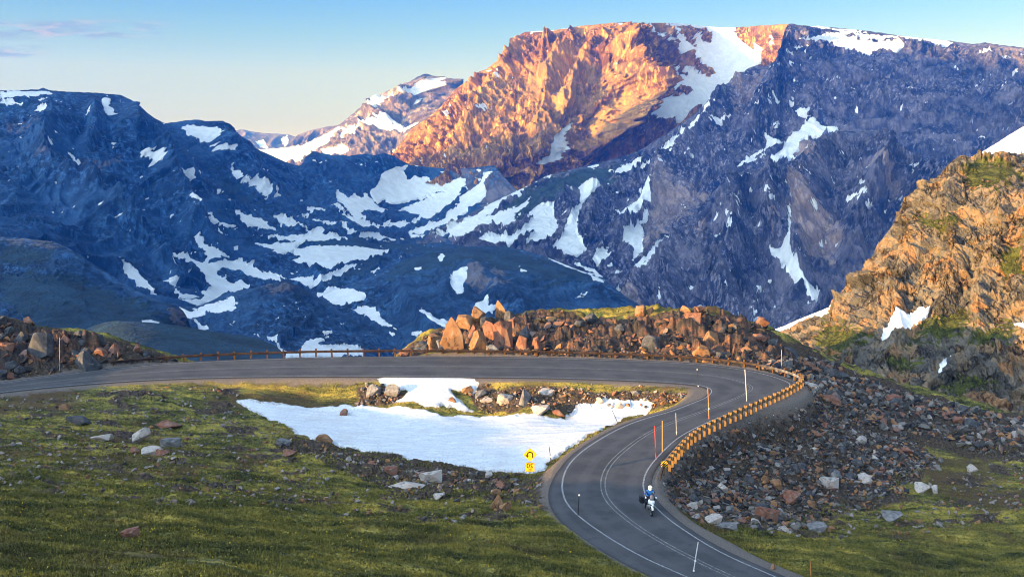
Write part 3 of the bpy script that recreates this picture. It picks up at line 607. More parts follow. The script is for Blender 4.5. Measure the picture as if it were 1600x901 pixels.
def snow_val(x, y):
    m = np.full(np.shape(x), -1.)
    sel = (y > 60) & (y < 116) & (x > -32) & (x < 18)
    if not np.any(sel): return m
    xx = x[sel]; yy = y[sel]; r = np.full(xx.shape, -9.)
    for q in _sw + _s2x: r = np.maximum(r, poly_sd(xx, yy, [tuple(p) for p in q]))
    r = r + .45*fbm(xx*.5, yy*.5, 4, s=211)
    m[sel] = np.clip(r, -1, 1); return m

# mask of rubble (no grass) in photo regions, turned into ground positions
def zone(pts, z): 
    w = on_z([p[0] for p in pts], [p[1] for p in pts], z)[:, :2]; return [tuple(p) for p in w]
def warp_zone(pts):
    """photo polygon dropped on to the ground by marching"""
    out = []
    for (px, py) in pts:
        rx, rz = ray(px, py); D = np.linspace(25, 170, 1500)
        g = ground_z(rx*D, D, False); h = CAM_Z + rz*D
        i = np.argmax(g >= h); D = D[i] if (g >= h).any() else 165
        out.append((float(rx*D), float(D)))
    return out
def drop(px, py, zfun=None, dmax=170):
    """the ground point seen at a photo pixel"""
    rx, rz = ray(px, py); D = np.linspace(25, dmax, 2900)
    g = ground_z(rx*D, D, True); h = CAM_Z + rz*D; m = g >= h
    if not m.any(): return None
    D = D[np.argmax(m)]; return float(rx*D), float(D), float(CAM_Z+rz*D)
SCREE = warp_zone([(1242,606),(1270,600),(1300,612),(1345,640),(1400,680),(1445,715),(1400,740),(1370,752),(1385,775),(1320,778),(1260,800),(1230,812),(1200,822),(1160,822),(1110,812),(1070,800),(1036,775),(1028,752),(1050,718),(1120,676),(1200,636)])
SCREE2 = warp_zone([(1240,575),(1330,598),(1400,622),(1500,648),(1620,665),(1620,700),(1540,690),(1450,668),(1380,650),(1300,618)])
RIDGE = warp_zone([(655,549),(700,520),(760,505),(830,500),(900,508),(1000,508),(1080,498),(1150,505),(1230,552),(1240,580),(1180,566),(1000,549),(800,548)])
BANKL = warp_zone([(-60,512),(0,510),(60,522),(120,535),(200,552),(240,560),(140,576),(60,586),(0,594),(-60,600)])
RIM = warp_zone([(470,690),(560,712),(700,735),(800,745),(850,748),(870,765),(780,775),(700,768),(620,752),(540,725),(470,705)])
RBANK = warp_zone([(560,605),(610,600),(640,618),(620,632),(560,630)]); RBANK2 = warp_zone([(720,600),(800,605),(1000,612),(1090,615),(1060,628),(960,640),(880,645),(800,642),(740,632)])
def pm(x, y, pts, blur):
    return np.clip(poly_sd(x, y, pts)/blur, -1, 1)

def turf_colour(t, p):
    n1 = t.noise(t.scale(p, (.28, 1.5, .8)), .5, 6, .66); n2 = t.noise(p, 5, 6, .7); n3 = t.noise(t.scale(p, (.5, 1.2, 1)), 1.4, 5, .65); n4 = t.noise(p, .09, 4)
    g = t.crgb(t.math('ADD', t.math('MULTIPLY', n1, .72), t.math('MULTIPLY', n3, .28)), [(.34,(.010,.012,.006)),(.42,(.034,.038,.010)),(.48,(.12,.112,.026)),(.54,(.26,.21,.042)),(.61,(.42,.31,.055))])
    n5 = t.noise(p, 11, 3, .7); g = t.mix(t.math('MULTIPLY', t.ramp(n2, .48, .38), .85), g, (.008,.010,.004)); g = t.mix(t.math('MULTIPLY', t.ramp(n5, .46, .38), .7), g, (.010,.012,.005))
    g = t.mix(t.math('MULTIPLY', t.ramp(n5, .56, .66), .6), g, (.26,.23,.09))
    g = t.mix(t.ramp(t.math('ADD', n4, t.math('MULTIPLY', n3, .3)), .66, .80), g, (.085,.055,.026))
    return g, n2, n3

def bare(x, y): return fbm(x*.22, y*.55, 4, s=229)*1.6 - .42
MEADOW = warp_zone([(-60,640),(0,622),(200,606),(380,600),(380,636),(470,700),(600,745),(780,780),(870,770),(880,800),(780,830),(500,800),(200,790),(0,760),(-60,760)])
MEADR = warp_zone([(1180,830),(1300,808),(1400,775),(1500,740),(1640,700),(1640,800),(1500,830),(1350,850),(1200,850)])

def near_ground():
    xs = np.concatenate([np.linspace(-5200, -190, 90), np.arange(-170, 1775, 1.6), np.linspace(1800, 3200, 40)])
    pys = np.concatenate([np.arange(1010, 700, -1.5), np.arange(700, 610, -1.0), np.arange(610, 571, -.6)])
    Ds = list(CAM_Z/(-ray(800, pys)[1])); Ds = [d*.995 for d in Ds]
    while Ds[-1] < 175: Ds.append(Ds[-1]+.32)
    while Ds[-1] < 330: Ds.append(Ds[-1]+4)
    near = [14, 18, 22, 26, 30, 33, 36, 39]; Ds = [d for d in near if d < Ds[0]-1] + Ds
    Ds = np.array(Ds)[:, None]
    cx = (xs-800)/F; X = cx[None]*Ds*1.02; Yw = np.broadcast_to(Ds, X.shape).copy()
    Zw = ground_z(X.ravel(), Yw.ravel()).reshape(X.shape)
    # rocky relief on the rubble slopes
    rub = np.maximum.reduce([np.clip(pm(X, Yw, q, 1.2*8)*8+e, -1, 1) for q, e in ((SCREE,1.6), (SCREE2,6), (RIDGE,3.2), (BANKL,3), (RIM,1.6), (RBANK,0), (RBANK2,0))])
    rub = rub + .5*fbm(X*.35, Yw*.35, 4, s=221)
    mead = np.clip(np.maximum(pm(X, Yw, MEADOW, 3), pm(X, Yw, MEADR, 3))+.6, 0, 1)
    rub = np.maximum(rub, mead*np.clip(bare(X, Yw), -1, .5) - (1-mead))
    rd = road_dist(X.ravel(), Yw.ravel()).reshape(X.shape)
    k = np.clip(rub*2, 0, 1)*np.clip(rd/1.5, 0, 1)
    Zw += k*(.22*blocks(X*.9, Yw*.9, 31) + .12*blocks(X*2.1, Yw*2.1, 33))
    bed = np.maximum(np.clip(pm(X, Yw, RIDGE, 24)*24/3+1.2, 0, 1), np.clip(pm(X, Yw, BANKL, 24)*24/3+1.0, 0, 1))*np.clip((rd-1.6)/2.5, 0, 1)
    wb = fbm(X*.3, Yw*.3, 3, s=227)*.8
    Zw += bed*(1.15*np.maximum(blocks(X*.30+wb, Yw*.30, 61), -.35) + .55*blocks(X*.75+wb, Yw*.75, 63) + .22*blocks(X*1.9, Yw*1.9+wb, 65))
    ridge = np.clip(pm(X, Yw, RIDGE, 2.5)+.2, 0, 1)*np.clip(rd/4, 0, 1)
    Zw += ridge*.5*(ridged(X*.13, Yw*.13, 5, s=225)+.4)
    sn = snow_val(X, Yw)
    me = np_mesh('ground', np.stack([X, Yw, Zw], -1), grid_faces(*X.shape)[:, ::-1], {'snow': sn*.5+.5, 'rubble': np.clip(rub, -1, 1)*.5+.5, 'bed': bed, 'road': np.clip(rd/4, 0, 1)})
    t = MT('alpine turf'); p = t.pos()
    g, n2, n3 = turf_colour(t, p)
    soil = t.mix(t.ramp(n2, .35, .65), (.024,.017,.012), (.095,.068,.048))
    rv = t.math('ADD', t.att('rubble'), t.math('MULTIPLY', t.math('SUBTRACT', n2, .5), .6))
    c = t.mix(t.ramp(rv, .46, .60), g, soil)
    bc = t.crgb(t.noise(p, .55, 6, .7), [(.30,(.02,.018,.017)),(.47,(.06,.046,.040)),(.57,(.13,.065,.042)),(.68,(.24,.125,.062))])
    bc = t.mix(t.math('MULTIPLY', t.ramp(n2, .50, .36), .85), bc, (.018,.016,.015))
    bv = t.math('ADD', t.att('bed'), t.math('MULTIPLY', t.math('SUBTRACT', n3, .5), 1.3)); c = t.mix(t.ramp(bv, .42, .62), c, bc)
    # gravel verge along the asphalt
    ver = t.math('ADD', t.att('road'), t.math('MULTIPLY', t.math('SUBTRACT', n3, .5), .5))
    grav = t.mix(t.ramp(t.noise(p, 18, 3), .35, .65), (.075,.062,.055), (.20,.165,.14))
    c = t.mix(t.ramp(ver, .24, .10), c, grav)
    sv = t.ramp(t.math('ADD', t.att('snow'), t.math('MULTIPLY', t.math('SUBTRACT', n2, .5), .10)), .49, .515)
    sp = t.scale(p, (.5, 1.3, 1))
    sc = t.mix(t.ramp(t.noise(sp, 1.2, 5, .65), .35, .65), (.58,.595,.63), (.68,.70,.72))
    sc = t.mix(t.ramp(t.noise(p, 6, 4, .7), .53, .66), sc, (.38,.365,.35)); rim = t.math('MULTIPLY', t.ramp(t.att('snow'), .72, .50), t.ramp(n2, .38, .6)); sc = t.mix(rim, sc, (.22,.19,.16)); sc = t.mix(t.math('MULTIPLY', t.ramp(t.noise(p, .22, 5, .7), .50, .68), .5), sc, (.52,.50,.49))
    c = t.mix(sv, c, sc)
    hgt = t.math('ADD', n2, t.math('MULTIPLY', t.noise(p, 1.6, 4), .9))
    t.bump(t.math('MULTIPLY', hgt, t.math('SUBTRACT', 1.0, t.math('MULTIPLY', sv, .55))), .7, .09)
    return tag(link('ground', me, t.done(c, .95)), kind='structure')
near_ground()

# ---- asphalt and its lines
def strip(name, A, B, z, mat, crown=None, kind='structure', parent=None):
    n = len(A); rows = [np.column_stack([A, np.full(n, z)])]
    M = 8
    V = np.stack([np.column_stack([A*(1-k/M)+B*k/M, np.full(n, z)]) for k in range(M+1)], 0)
    me = np_mesh(name, V, grid_faces(M+1, n), {'across': np.repeat(np.linspace(0,1,M+1), n)})
    o = link(name, me, mat, parent)
    if kind: o['kind'] = kind
    return o
def asphalt():
    t = MT('asphalt'); p = t.pos(); ac = t.att('across')
    n = t.noise(p, .35, 4, .6); f = t.noise(p, 45, 2, .6); m = t.noise(p, 3.5, 5, .6)
    c = t.mix(t.ramp(n, .35, .65), (.044,.043,.047), (.072,.069,.072))
    # tyre-polished tracks run along the lanes, old patches, seams
    w = t.math('SINE', t.math('MULTIPLY', t.math('ADD', ac, t.math('MULTIPLY', t.math('SUBTRACT', n, .5), .04)), 25.1))
    c = t.mix(t.math('MULTIPLY', t.ramp(w, -.2, .9), .38), c, (.088,.086,.090))
    st = t.noise(t.scale(p, (1, 1, 1)), 1.1, 6, .7)
    c = t.mix(t.math('MULTIPLY', t.ramp(st, .52, .68), .5), c, (.028,.030,.036))
    c = t.mix(t.math('MULTIPLY', t.ramp(f, .5, .75), .35), c, (.12,.115,.11))
    ed = t.math('MULTIPLY', t.ramp(t.math('ABSOLUTE', t.math('SUBTRACT', ac, .5)), .455, .497), t.ramp(m, .35, .6, .3, 1.))
    c = t.mix(ed, c, (.035,.035,.038))
    t.bump(f, .3, .01)
    return t.done(c, .78)
M_asph = asphalt()
o = strip('road', EIN, EOUT, 0.0, M_asph)
tp = MT('road paint'); wn_ = tp.noise(tp.pos(), 9, 4, .7)
M_paint = tp.done(tp.mix(tp.ramp(wn_, .40, .60), (.10,.10,.11), (.38,.38,.38)), .6)
ty = MT('worn centre paint'); wy = ty.noise(ty.pos(), 6, 4, .7)
M_cline = ty.done(ty.mix(ty.ramp(wy, .42, .62), (.08,.08,.08), (.28,.27,.25)), .6)
d = (ROUT-RIN)/np.linalg.norm(ROUT-RIN, axis=1)[:,None]
for nm, A, B, mt in (('road_edge_line', RIN-d*.06, RIN+d*.06, M_paint), ('road_edge_line', ROUT-d*.06, ROUT+d*.06, M_paint),
                     ('road_centre_line', RC-d*.20, RC-d*.11, M_cline), ('road_centre_line', RC+d*.11, RC+d*.20, M_cline)):
    strip(nm, A, B, .006, mt)

# ---- the sunlit crag on the right, behind the rubble ridge
def crag_mat():
    t = MT('ochre crag'); p = t.pos()
    n1 = t.noise(p, .09, 5, .6); n2 = t.noise(t.scale(p, (1,1,.6)), .8, 6, .7); v = t.voro(p, .35, 'F1', 'Color')
    sep = t.n.new('ShaderNodeSeparateColor'); t.l.new(v, sep.inputs[0])
    c = t.crgb(t.math('ADD', t.math('MULTIPLY', n1, .65), t.math('MULTIPLY', sep.outputs[0], .35)), [(.30,(.11,.105,.095)),(.46,(.22,.19,.15)),(.58,(.31,.22,.135)),(.72,(.40,.20,.085))])
    wp = t.n.new('ShaderNodeVectorMath'); wp.operation = 'ADD'; nv = t.n.new('ShaderNodeTexNoise'); nv.inputs['Scale'].default_value = .5; nv.inputs['Detail'].default_value = 3; t.l.new(p, nv.inputs['Vector'])
    sc_ = t.n.new('ShaderNodeVectorMath'); sc_.operation = 'SCALE'; sc_.inputs['Scale'].default_value = 2.6; t.l.new(nv.outputs['Color'], sc_.inputs[0]); t.l.new(p, wp.inputs[0]); t.l.new(sc_.outputs[0], wp.inputs[1])
    wv = t.scale(wp.outputs[0], (1, 1, .38)); e1 = t.voro(wv, .5, 'DISTANCE_TO_EDGE'); e2 = t.voro(wv, 1.5, 'DISTANCE_TO_EDGE')
    crk = t.math('MAXIMUM', t.ramp(e1, .10, .01), t.math('MULTIPLY', t.ramp(e2, .06, .01), .4)); crk = t.math('MULTIPLY', crk, t.ramp(t.noise(p, .22, 3), .44, .58))
    c = t.mix(t.math('MULTIPLY', t.ramp(n2, .47, .34), .8), c, (.06,.05,.045))
    c = t.mix(t.math('MULTIPLY', t.ramp(n2, .56, .70), .5), c, (.42,.33,.22))
    c = t.mix(t.math('MULTIPLY', crk, .85), c, (.03,.025,.022))
    gv = t.math('ADD', t.att('grass'), t.math('MULTIPLY', t.math('SUBTRACT', n2, .5), 1.1))
    c = t.mix(t.ramp(gv, .45, .62), c, t.mix(t.ramp(n2, .4, .6), (.035,.045,.012), (.12,.13,.03)))
    sv = t.ramp(t.math('ADD', t.att('snow'), t.math('MULTIPLY', t.math('SUBTRACT', n2, .5), .12)), .46, .49)
    c = t.mix(sv, c, (.80,.81,.84))
    t.bump(t.math('MULTIPLY', t.math('SUBTRACT', n2, t.math('MULTIPLY', crk, .6)), t.math('SUBTRACT', 1.0, sv)), 1.0, 1.6)
    return t.done(c, .9)
M_crag = crag_mat()
sheet('rocky_crag', 'tall ochre rock crag with grass ledges and snow scraps, sunlit at the right edge',
      N_('1185,528 1205,516 1225,509 1245,500 1270,490 1285,484 1296,479 1300,468 1310,462 1318,450 1330,441 1338,430 1350,420 1360,405 1366,395 1370,382 1378,374 1388,360 1396,350 1402,335 1410,321 1420,305 1430,297 1440,290 1450,287 1462,281 1470,272 1475,265 1482,256 1490,250 1500,243 1508,242 1516,246 1530,240 1545,231 1560,222 1575,212 1590,203 1600,197 1660,160 1760,110'),
      N_('1185,600 1250,625 1300,650 1350,670 1500,700 1760,740'),
      [(x_, y_, 138+(d_*.63-138)*.52) for x_, y_, d_ in [(1185,528,400),(1250,498,400),(1300,468,385),(1366,395,390),(1420,305,400),(1490,250,410),(1516,246,415),(1600,197,470),(1760,110,520),(1185,600,330),(1350,670,255),(1500,700,235),(1760,740,220),
       (1400,450,345),(1500,400,340),(1500,300,375),(1600,300,350),(1600,400,320),(1400,550,300),(1550,550,275),(1700,400,300),(1700,250,400),(1560,470,305),(1320,560,315),(1480,480,322)]],
      M_crag, step=1.15, amp=1.3, freq=.06, gully=(0,2.0), blk=4.0, blkf=.16, bstr=.7, ledge=.35, ledgef=.12, back=140, drop=100, edge=5, seed=40, below=80, kind=None, cat='crag',
      ridges=[(N_('1300,470 1340,520 1330,570'),22,1.6),(N_('1420,306 1430,380 1400,450 1410,520 1380,590'),20,2.4),(N_('1500,245 1480,320 1500,400 1470,480 1440,560'),18,2.2),(N_('1560,260 1570,350 1540,430 1530,520 1500,600'),18,2.2),(N_('1600,300 1610,400 1590,500'),16,1.8)],
      snow=[(C6('1345,-10 1600,-175 1600,-40 1535,-22 1400,0'),0,.1),N_('1515,248 1545,233 1575,215 1600,199 1700,150 1700,225 1600,237 1565,240 1535,247'),
            (C6('935,870 945,820 990,740 1060,720 1090,700 1110,680 1160,680 1150,715 1110,750 1100,790 1060,805 1000,850'),0,.12),
            C3('1160,830 1190,790 1240,740 1262,722 1230,770 1180,840') if False else N_('1455,590 1470,572 1488,558 1478,574 1462,592'),
            N_('1585,508 1600,500 1620,498 1620,512 1600,512'),(N_('1203,514 1225,506 1250,496 1290,481 1302,478 1302,488 1270,498 1240,510 1205,522'),0,.08)],
      grass=[N_('1290,500 1330,515 1360,530 1350,550 1300,555 1275,540'),N_('1440,500 1480,495 1500,480 1520,500 1470,530 1420,545'),N_('1500,255 1560,250 1600,270 1560,300 1510,290'),N_('1530,520 1580,505 1600,520 1560,540 1510,545'),
             N_('1560,400 1600,380 1600,430 1570,440'),N_('1470,600 1520,590 1560,600 1500,620'),N_('1440,340 1500,345 1490,355 1440,352'),N_('1380,560 1440,565 1420,580 1380,575')])

# ================================================================== boulders and rubble
def rock_mat(name, stops, obj_space=True):
    t = MT(name); p = t.obj() if obj_space else t.pos()
    n = t.noise(p, 1.6 if obj_space else 2.2, 6, .65); f = t.noise(p, 7, 5, .7)
    c = t.crgb(n, stops)
    c = t.mix(t.math('MULTIPLY', t.ramp(f, .48, .34), .75), c, (.03,.028,.025))
    c = t.mix(t.math('MULTIPLY', t.ramp(f, .58, .70), .5), c, (.34,.31,.27))
    t.bump(f, .8, .08)
    return t.done(c, .9)
RC_ = {'ochre': [(.3,(.16,.08,.04)),(.5,(.27,.135,.062)),(.7,(.25,.17,.115))],
       'rust':  [(.3,(.12,.055,.038)),(.5,(.22,.095,.06)),(.7,(.20,.14,.11))],
       'grey':  [(.3,(.09,.09,.095)),(.5,(.17,.165,.165)),(.7,(.26,.24,.23))],
       'slate': [(.3,(.03,.033,.04)),(.5,(.065,.068,.075)),(.7,(.12,.105,.10))],
       'pale':  [(.3,(.30,.27,.24)),(.5,(.42,.37,.33)),(.7,(.40,.30,.24))]}
RMAT = {k: rock_mat(k+' stone', v) for k, v in RC_.items()}
def hull_rock(seed, n=16, flat=1.0):
    r = random.Random(seed); bm = bmesh.new()
    for i in range(n):
        v = Vector((r.gauss(0,1), r.gauss(0,1), r.gauss(0,1))).normalized()
        v = Vector([math.copysign(abs(c)**.75, c) for c in v])*r.uniform(.82, 1.08)
        bm.verts.new((v.x*.5, v.y*.5, v.z*.5*flat))
    bmesh.ops.convex_hull(bm, input=bm.verts)
    bmesh.ops.delete(bm, geom=[v for v in bm.verts if not v.link_faces], context='VERTS')
    bmesh.ops.bevel(bm, geom=bm.edges[:], offset=.022, segments=1, affect='EDGES', clamp_overlap=True)
    bmesh.ops.triangulate(bm, faces=bm.faces[:])
    bmesh.ops.subdivide_edges(bm, edges=[e for e in bm.edges if e.calc_length() > .22], cuts=1)
    for v in bm.verts:
        a = v.co*6; d = math.sin(a.x*1.7+seed)+math.sin(a.y*2.1+seed*2)+math.sin(a.z*1.9+a.x)
        v.co *= 1+.022*d
    return bm
ROCKS = {}
for k in RMAT:
    for s_ in range(5):
        bm = hull_rock(101+s_*7+len(k), [13, 18, 22, 15, 11][s_]); me = bpy.data.meshes.new('boulder'); bm.to_mesh(me); bm.free()
        me.materials.append(RMAT[k]); ROCKS[(k, s_)] = me
placed = []
def put_rock(px, py, w, h, c, s, label, group=None, tilt=None, at=None, sink=.22):
    g = at or drop(px, py)
    if g is None: return None
    D = g[1]; W = w*D/F*(1.3 if w > 15 else 1.15); Hh = h*D/F*1.22
    o = bpy.data.objects.new('boulder', ROCKS[(c, s)]); col.objects.link(o)
    o.scale = (W, max(W*.75, Hh*.75)*random.uniform(.85, 1.1), Hh*1.25)
    o.rotation_euler = tilt or (random.uniform(-.25,.25), random.uniform(-.25,.25), random.uniform(0, 6.28) if w < 1.3*h else random.uniform(-.3,.3))
    o.location = (g[0], g[1] + o.scale[1]*.3, g[2] + Hh*.42 - sink*Hh*.6)
    tag(o, label, 'boulder', group); placed.append((g[0], g[1], W)); return o
G = 'boulders beside the mountain road'
HERO = [
 (708,549,36,52,'ochre',4,'tall ochre slab boulder with a lit left face, biggest of the pile behind the guardrail',(.1,.12,.5)),
 (748,548,30,32,'ochre',0,'broad orange block low in the rock pile, right of the tall ochre slab',None),
 (788,547,30,44,'rust',1,'cracked reddish block filling the right half of the rock pile behind the rail',None),
 (768,528,26,26,'rust',2,'pinkish block in the middle of the rock pile below the pointed spire',None),
 (744,504,24,22,'ochre',3,'tan block on top of the rock pile, left of the pointed spire',None),
 (783,497,16,28,'ochre',4,'pointed orange spire standing highest on the rock pile behind the rail',(.05,-.12,.3)),
 (727,512,26,18,'ochre',1,'flat tan block lying on the shoulder of the tall ochre slab',None),
 (677,545,22,22,'ochre',2,'small tan boulder at the left end of the rock pile',None),
 (691,549,22,20,'grey',0,'grey rounded boulder leaning against the foot of the tall ochre slab',None),
 (664,551,14,12,'slate',3,'dark little boulder at the far left tip of the rock pile',None),
 (812,548,22,24,'rust',3,'rust red boulder just right of the main rock pile behind the rail',None),
 (838,546,18,20,'rust',0,'rusty upright boulder among dark rubble right of the rock pile',None),
 (700,530,20,16,'rust',0,'rust block wedged between the small tan boulder and the tall slab',None),
 (733,528,18,22,'rust',3,'reddish block squeezed between tall slab and broad orange block',None),
 (757,512,20,16,'slate',2,'dark block under the tan one near the top of the rock pile',None),
 (802,520,20,24,'rust',0,'dark red block at the right shoulder of the main rock pile',None),
 (796,501,16,14,'slate',1,'dark block right of the pointed orange spire',None),
 (770,549,22,12,'grey',3,'low grey block at the foot of the rock pile behind the rail',None),
 (822,530,20,20,'slate',4,'dark upright block beyond the right end of the main rock pile',None),
 (655,552,16,8,'grey',1,'low grey stone lying left of the whole rock pile',None),
 (1002,494,20,16,'ochre',1,'bright orange block on the skyline of the rubble ridge',None),
 (1017,492,14,11,'ochre',3,'smaller orange block beside the bright one on the ridge skyline',None),
 (1012,506,14,14,'rust',2,'rust block just below the orange pair on the ridge skyline',None),
 (1113,540,28,22,'ochre',0,'glowing orange boulder low on the ridge above the bend of the rail',None),
 (1097,558,24,17,'ochre',2,'orange boulder touching the rail below the glowing one',None),
 (1086,513,30,24,'rust',1,'large reddish boulder near the top of the rubble ridge above the bend',None),
 (1073,488,16,11,'ochre',4,'orange boulder on the highest point of the rubble ridge',None),
 (1132,505,20,13,'rust',3,'rusty boulder on the ridge crest where it starts to drop right',None),
 (221,693,27,25,'pale',4,'pointed pale boulder with rusty streaks standing in the left meadow',(0,.05,.2)),
 (266,699,31,13,'grey',1,'flat dark grey boulder right of the pointed pale one in the meadow',None),
 (235,711,26,13,'pale',2,'pale pinkish boulder below the pointed one in the meadow',None),
 (253,712,20,9,'rust',0,'low pinkish boulder touching the pale one in the left meadow',None),
 (211,707,16,10,'rust',3,'small reddish boulder left of the pale pinkish pair in the meadow',None),
 (156,690,38,8,'pale',1,'long flat pale slab in the left meadow, left of the pointed boulder',None),
 (98,640,18,9,'ochre',0,'small orange boulder in the grass near the left end of the road',None),
 (118,664,40,12,'slate',2,'low dark slab lying in the left meadow below the road',None),
 (262,668,38,13,'rust',3,'weathered reddish outcrop boulder in the meadow above the pointed one',None),
 (203,841,31,14,'rust',1,'lone dark brown boulder in the grass at the bottom left',None),
 (777,797,18,24,'ochre',4,'upright brown slab, left of the leaning pair in the grass near the yellow sign',(.15,.35,.6)),
 (790,798,17,17,'ochre',0,'shorter brown slab, right of the leaning pair in the grass near the yellow sign',(.1,.4,.3)),
 (676,753,38,15,'pale',1,'large pale boulder at the lower edge of the snow patch',None),
 (636,762,56,12,'pale',3,'long flat pinkish slab in the grass below the snow patch',None),
 (687,778,18,7,'pale',0,'small pale stone lying alone in the grass left of the leaning brown slabs',None),
 (776,773,17,8,'ochre',2,'flat tan stone just above the leaning brown slabs',None),
 (611,742,26,12,'rust',1,'reddish boulder in the row of stones below the snow patch',None),
 (505,690,26,9,'ochre',2,'orange boulder touching the left lower edge of the snow patch',None),
 (443,696,22,8,'grey',1,'grey flat boulder in the grass left of the snow patch edge',None),
 (452,712,20,8,'rust',0,'reddish stone in the grass below the left tip of the snow patch',None),
 (537,649,13,10,'rust',2,'single small boulder standing on the snow near its upper edge',None),
 (584,619,22,17,'grey',0,'pale grey boulder in the bank left of the upper snow patch',None),
 (613,619,20,19,'grey',2,'grey boulder beside the left edge of the upper snow patch',None),
 (816,630,27,23,'grey',3,'biggest grey boulder in the bank right of the upper snow patch',None),
 (790,631,24,14,'pale',1,'pale boulder left of the biggest grey one in the bank',None),
 (751,623,17,15,'grey',4,'upright grey boulder near the right edge of the upper snow patch',None),
 (730,614,20,11,'ochre',0,'tan boulder touching the right edge of the upper snow patch',None),
 (760,630,17,9,'pale',2,'small tan boulder at the foot of the bank above the snowfield',None),
 (856,620,26,10,'pale',1,'long pale boulder high in the bank right of the biggest grey one',None),
 (845,648,30,14,'pale',0,'broad pinkish boulder at the foot of the bank touching the snowfield',None),
 (873,648,22,10,'rust',3,'red boulder at the foot of the bank touching the snowfield',None),
 (706,628,13,7,'ochre',2,'little orange stone at the lower edge of the upper snow patch',None),
 (1520,737,16,13,'pale',3,'lone pale boulder in the dark grass hollow on the right',None),
 (1444,769,22,14,'pale',0,'pale boulder left of a pair at the grass hollow edge on the right',None),
 (1461,770,14,12,'pale',4,'small pointed pale boulder right of a pair at the grass hollow edge',None),
 (1279,831,24,15,'grey',2,'round grey boulder in the grass below the scree slope',None),
 (1202,816,38,20,'rust',1,'large dark red boulder at the foot of the scree slope',None),
 (1226,832,22,12,'pale',3,'pale boulder in the grass below the large dark red one',None),
 (1399,812,30,12,'grey',0,'long grey and white boulder in the grass right of the scree foot',None),
 (1140,829,34,9,'grey',1,'flat grey slab beside the road edge below the scree',None),
 (1117,819,22,15,'pale',2,'pinkish boulder at the lowest tip of the scree beside the road',None),
 (1241,784,26,17,'rust',0,'orange red slab boulder low on the scree slope',None),
 (1300,765,30,18,'pale',1,'pale pinkish boulder at the lower right edge of the scree',None),
 (1310,751,22,17,'grey',3,'big light grey boulder just above the pinkish one low on the scree',None),
 (1209,889,10,9,'ochre',4,'small orange stone in the grass close to the road at the bottom',None),
 (1278,612,36,14,'pale',3,'long pink slab leaning at the top of the scree behind the rail bend',(.2,.5,-.5)),
 (1303,634,30,14,'rust',4,'pink leaning slab below the long one at the top of the scree',(.2,.5,-.5)),
 (58,556,40,34,'slate',2,'large fractured dark boulder in the rocky bank left of the snow pole',None),
 (132,580,36,30,'slate',4,'large fractured dark boulder in the rocky bank right of the snow pole',None),
 (213,552,16,14,'rust',0,'brown boulder standing up at the right end of the left bank skyline',None),
 (45,506,18,11,'rust',3,'brown boulder on the highest point of the left bank',None),
 (8,550,24,14,'rust',1,'reddish boulder in the left bank at the edge of the picture',None)]
for (px, py, w, h, c, s_, lab, tilt) in HERO:
    put_rock(px, py, w, h, c, s_, lab, None, tilt)
def scatter(poly, n, smin, smax, cols, where, group, rnd, expand=0.):
    """boulders of one slope; each is described by size, colour and where on the slope it lies"""
    pa = np.array(poly); k = 0; tries = 0; made = []
    while k < n and tries < n*60:
        tries += 1
        x = rnd.uniform(pa[:,0].min()-expand, pa[:,0].max()+expand); y = rnd.uniform(pa[:,1].min(), pa[:,1].max()+expand)
        if poly_sd(np.array([x]), np.array([y]), poly)[0] < .15-expand: continue
        u = 800+x/y*F
        if not -20 < u < 1615: continue
        s_ = smin + (smax-smin)*rnd.random()**2.2
        if road_dist(np.array([x]), np.array([y]))[0] < .6+s_*.7: continue
        if any((x-a)**2+(y-b)**2 < (.42*(s_+c_))**2 for a, b, c_ in placed): continue
        z = float(ground_z(np.array([x]), np.array([y]))[0]); c = rnd.choice(cols)
        o = bpy.data.objects.new('boulder', ROCKS[(c, rnd.randrange(5))]); col.objects.link(o)
        o.scale = (s_*rnd.uniform(.9,1.4), s_*rnd.uniform(.7,1.0), s_*rnd.uniform(.6,1.0))
        o.rotation_euler = (rnd.uniform(-.5,.5), rnd.uniform(-.5,.5), rnd.uniform(0,6.28)); o.location = (x, y, z+s_*.18)
        v_ = (CAM_Z-z)/y; placed.append((x, y, s_)); k += 1; made.append((o, u, v_, s_, c))
    us = sorted(m[1] for m in made); vs = sorted(m[2] for m in made); ss = sorted(m[3] for m in made)
    def rank(a, v, words): return words[min(len(words)-1, int(len(words)*a.index(v)/len(a)))]
    H5 = ['far left', 'left', 'middle', 'right', 'far right'] if n > 25 else ['left', 'middle', 'right']
    keys = {}
    for o, u, v_, s_, c in made:
        lab = '%s %s %s %s, %s, %s' % (rank(ss, s_, ['small', 'large'] if n < 40 else ['small', 'mid-sized', 'large']), CN[c], 'stone' if smax < 1.1 else 'boulder', where,
              rank(us, u, H5), rank(vs, v_, ['high up', 'halfway down', 'low down']))
        keys.setdefault(lab, []).append((u, o))
    for lab, q in keys.items():
        q.sort(key=lambda a: a[0])
        for i, (u, o) in enumerate(q):
            l = lab if len(q) == 1 else lab + (', left of two' if i == 0 else ', right of two') if len(q) == 2 else lab + ', %s' % ['leftmost', 'second', 'third', 'fourth', 'fifth', 'sixth'][min(i, 5)]
            tag(o, l, 'boulder', group)
rr = random.Random(5)
CN = {'ochre':'orange-brown','rust':'rust-red','grey':'grey','slate':'dark slate','pale':'pale pink'}
scatter(SCREE, 74, .55, 1.35, ['rust','grey','slate','slate','slate','pale','ochre'], 'on the scree slope', 'boulders in the scree slope', rr)
scatter(RIDGE, 34, 1.0, 2.6, ['rust','slate','ochre','slate','slate','slate'], 'on the dark rubble ridge', 'boulders on the rubble ridge', rr, 2.5)
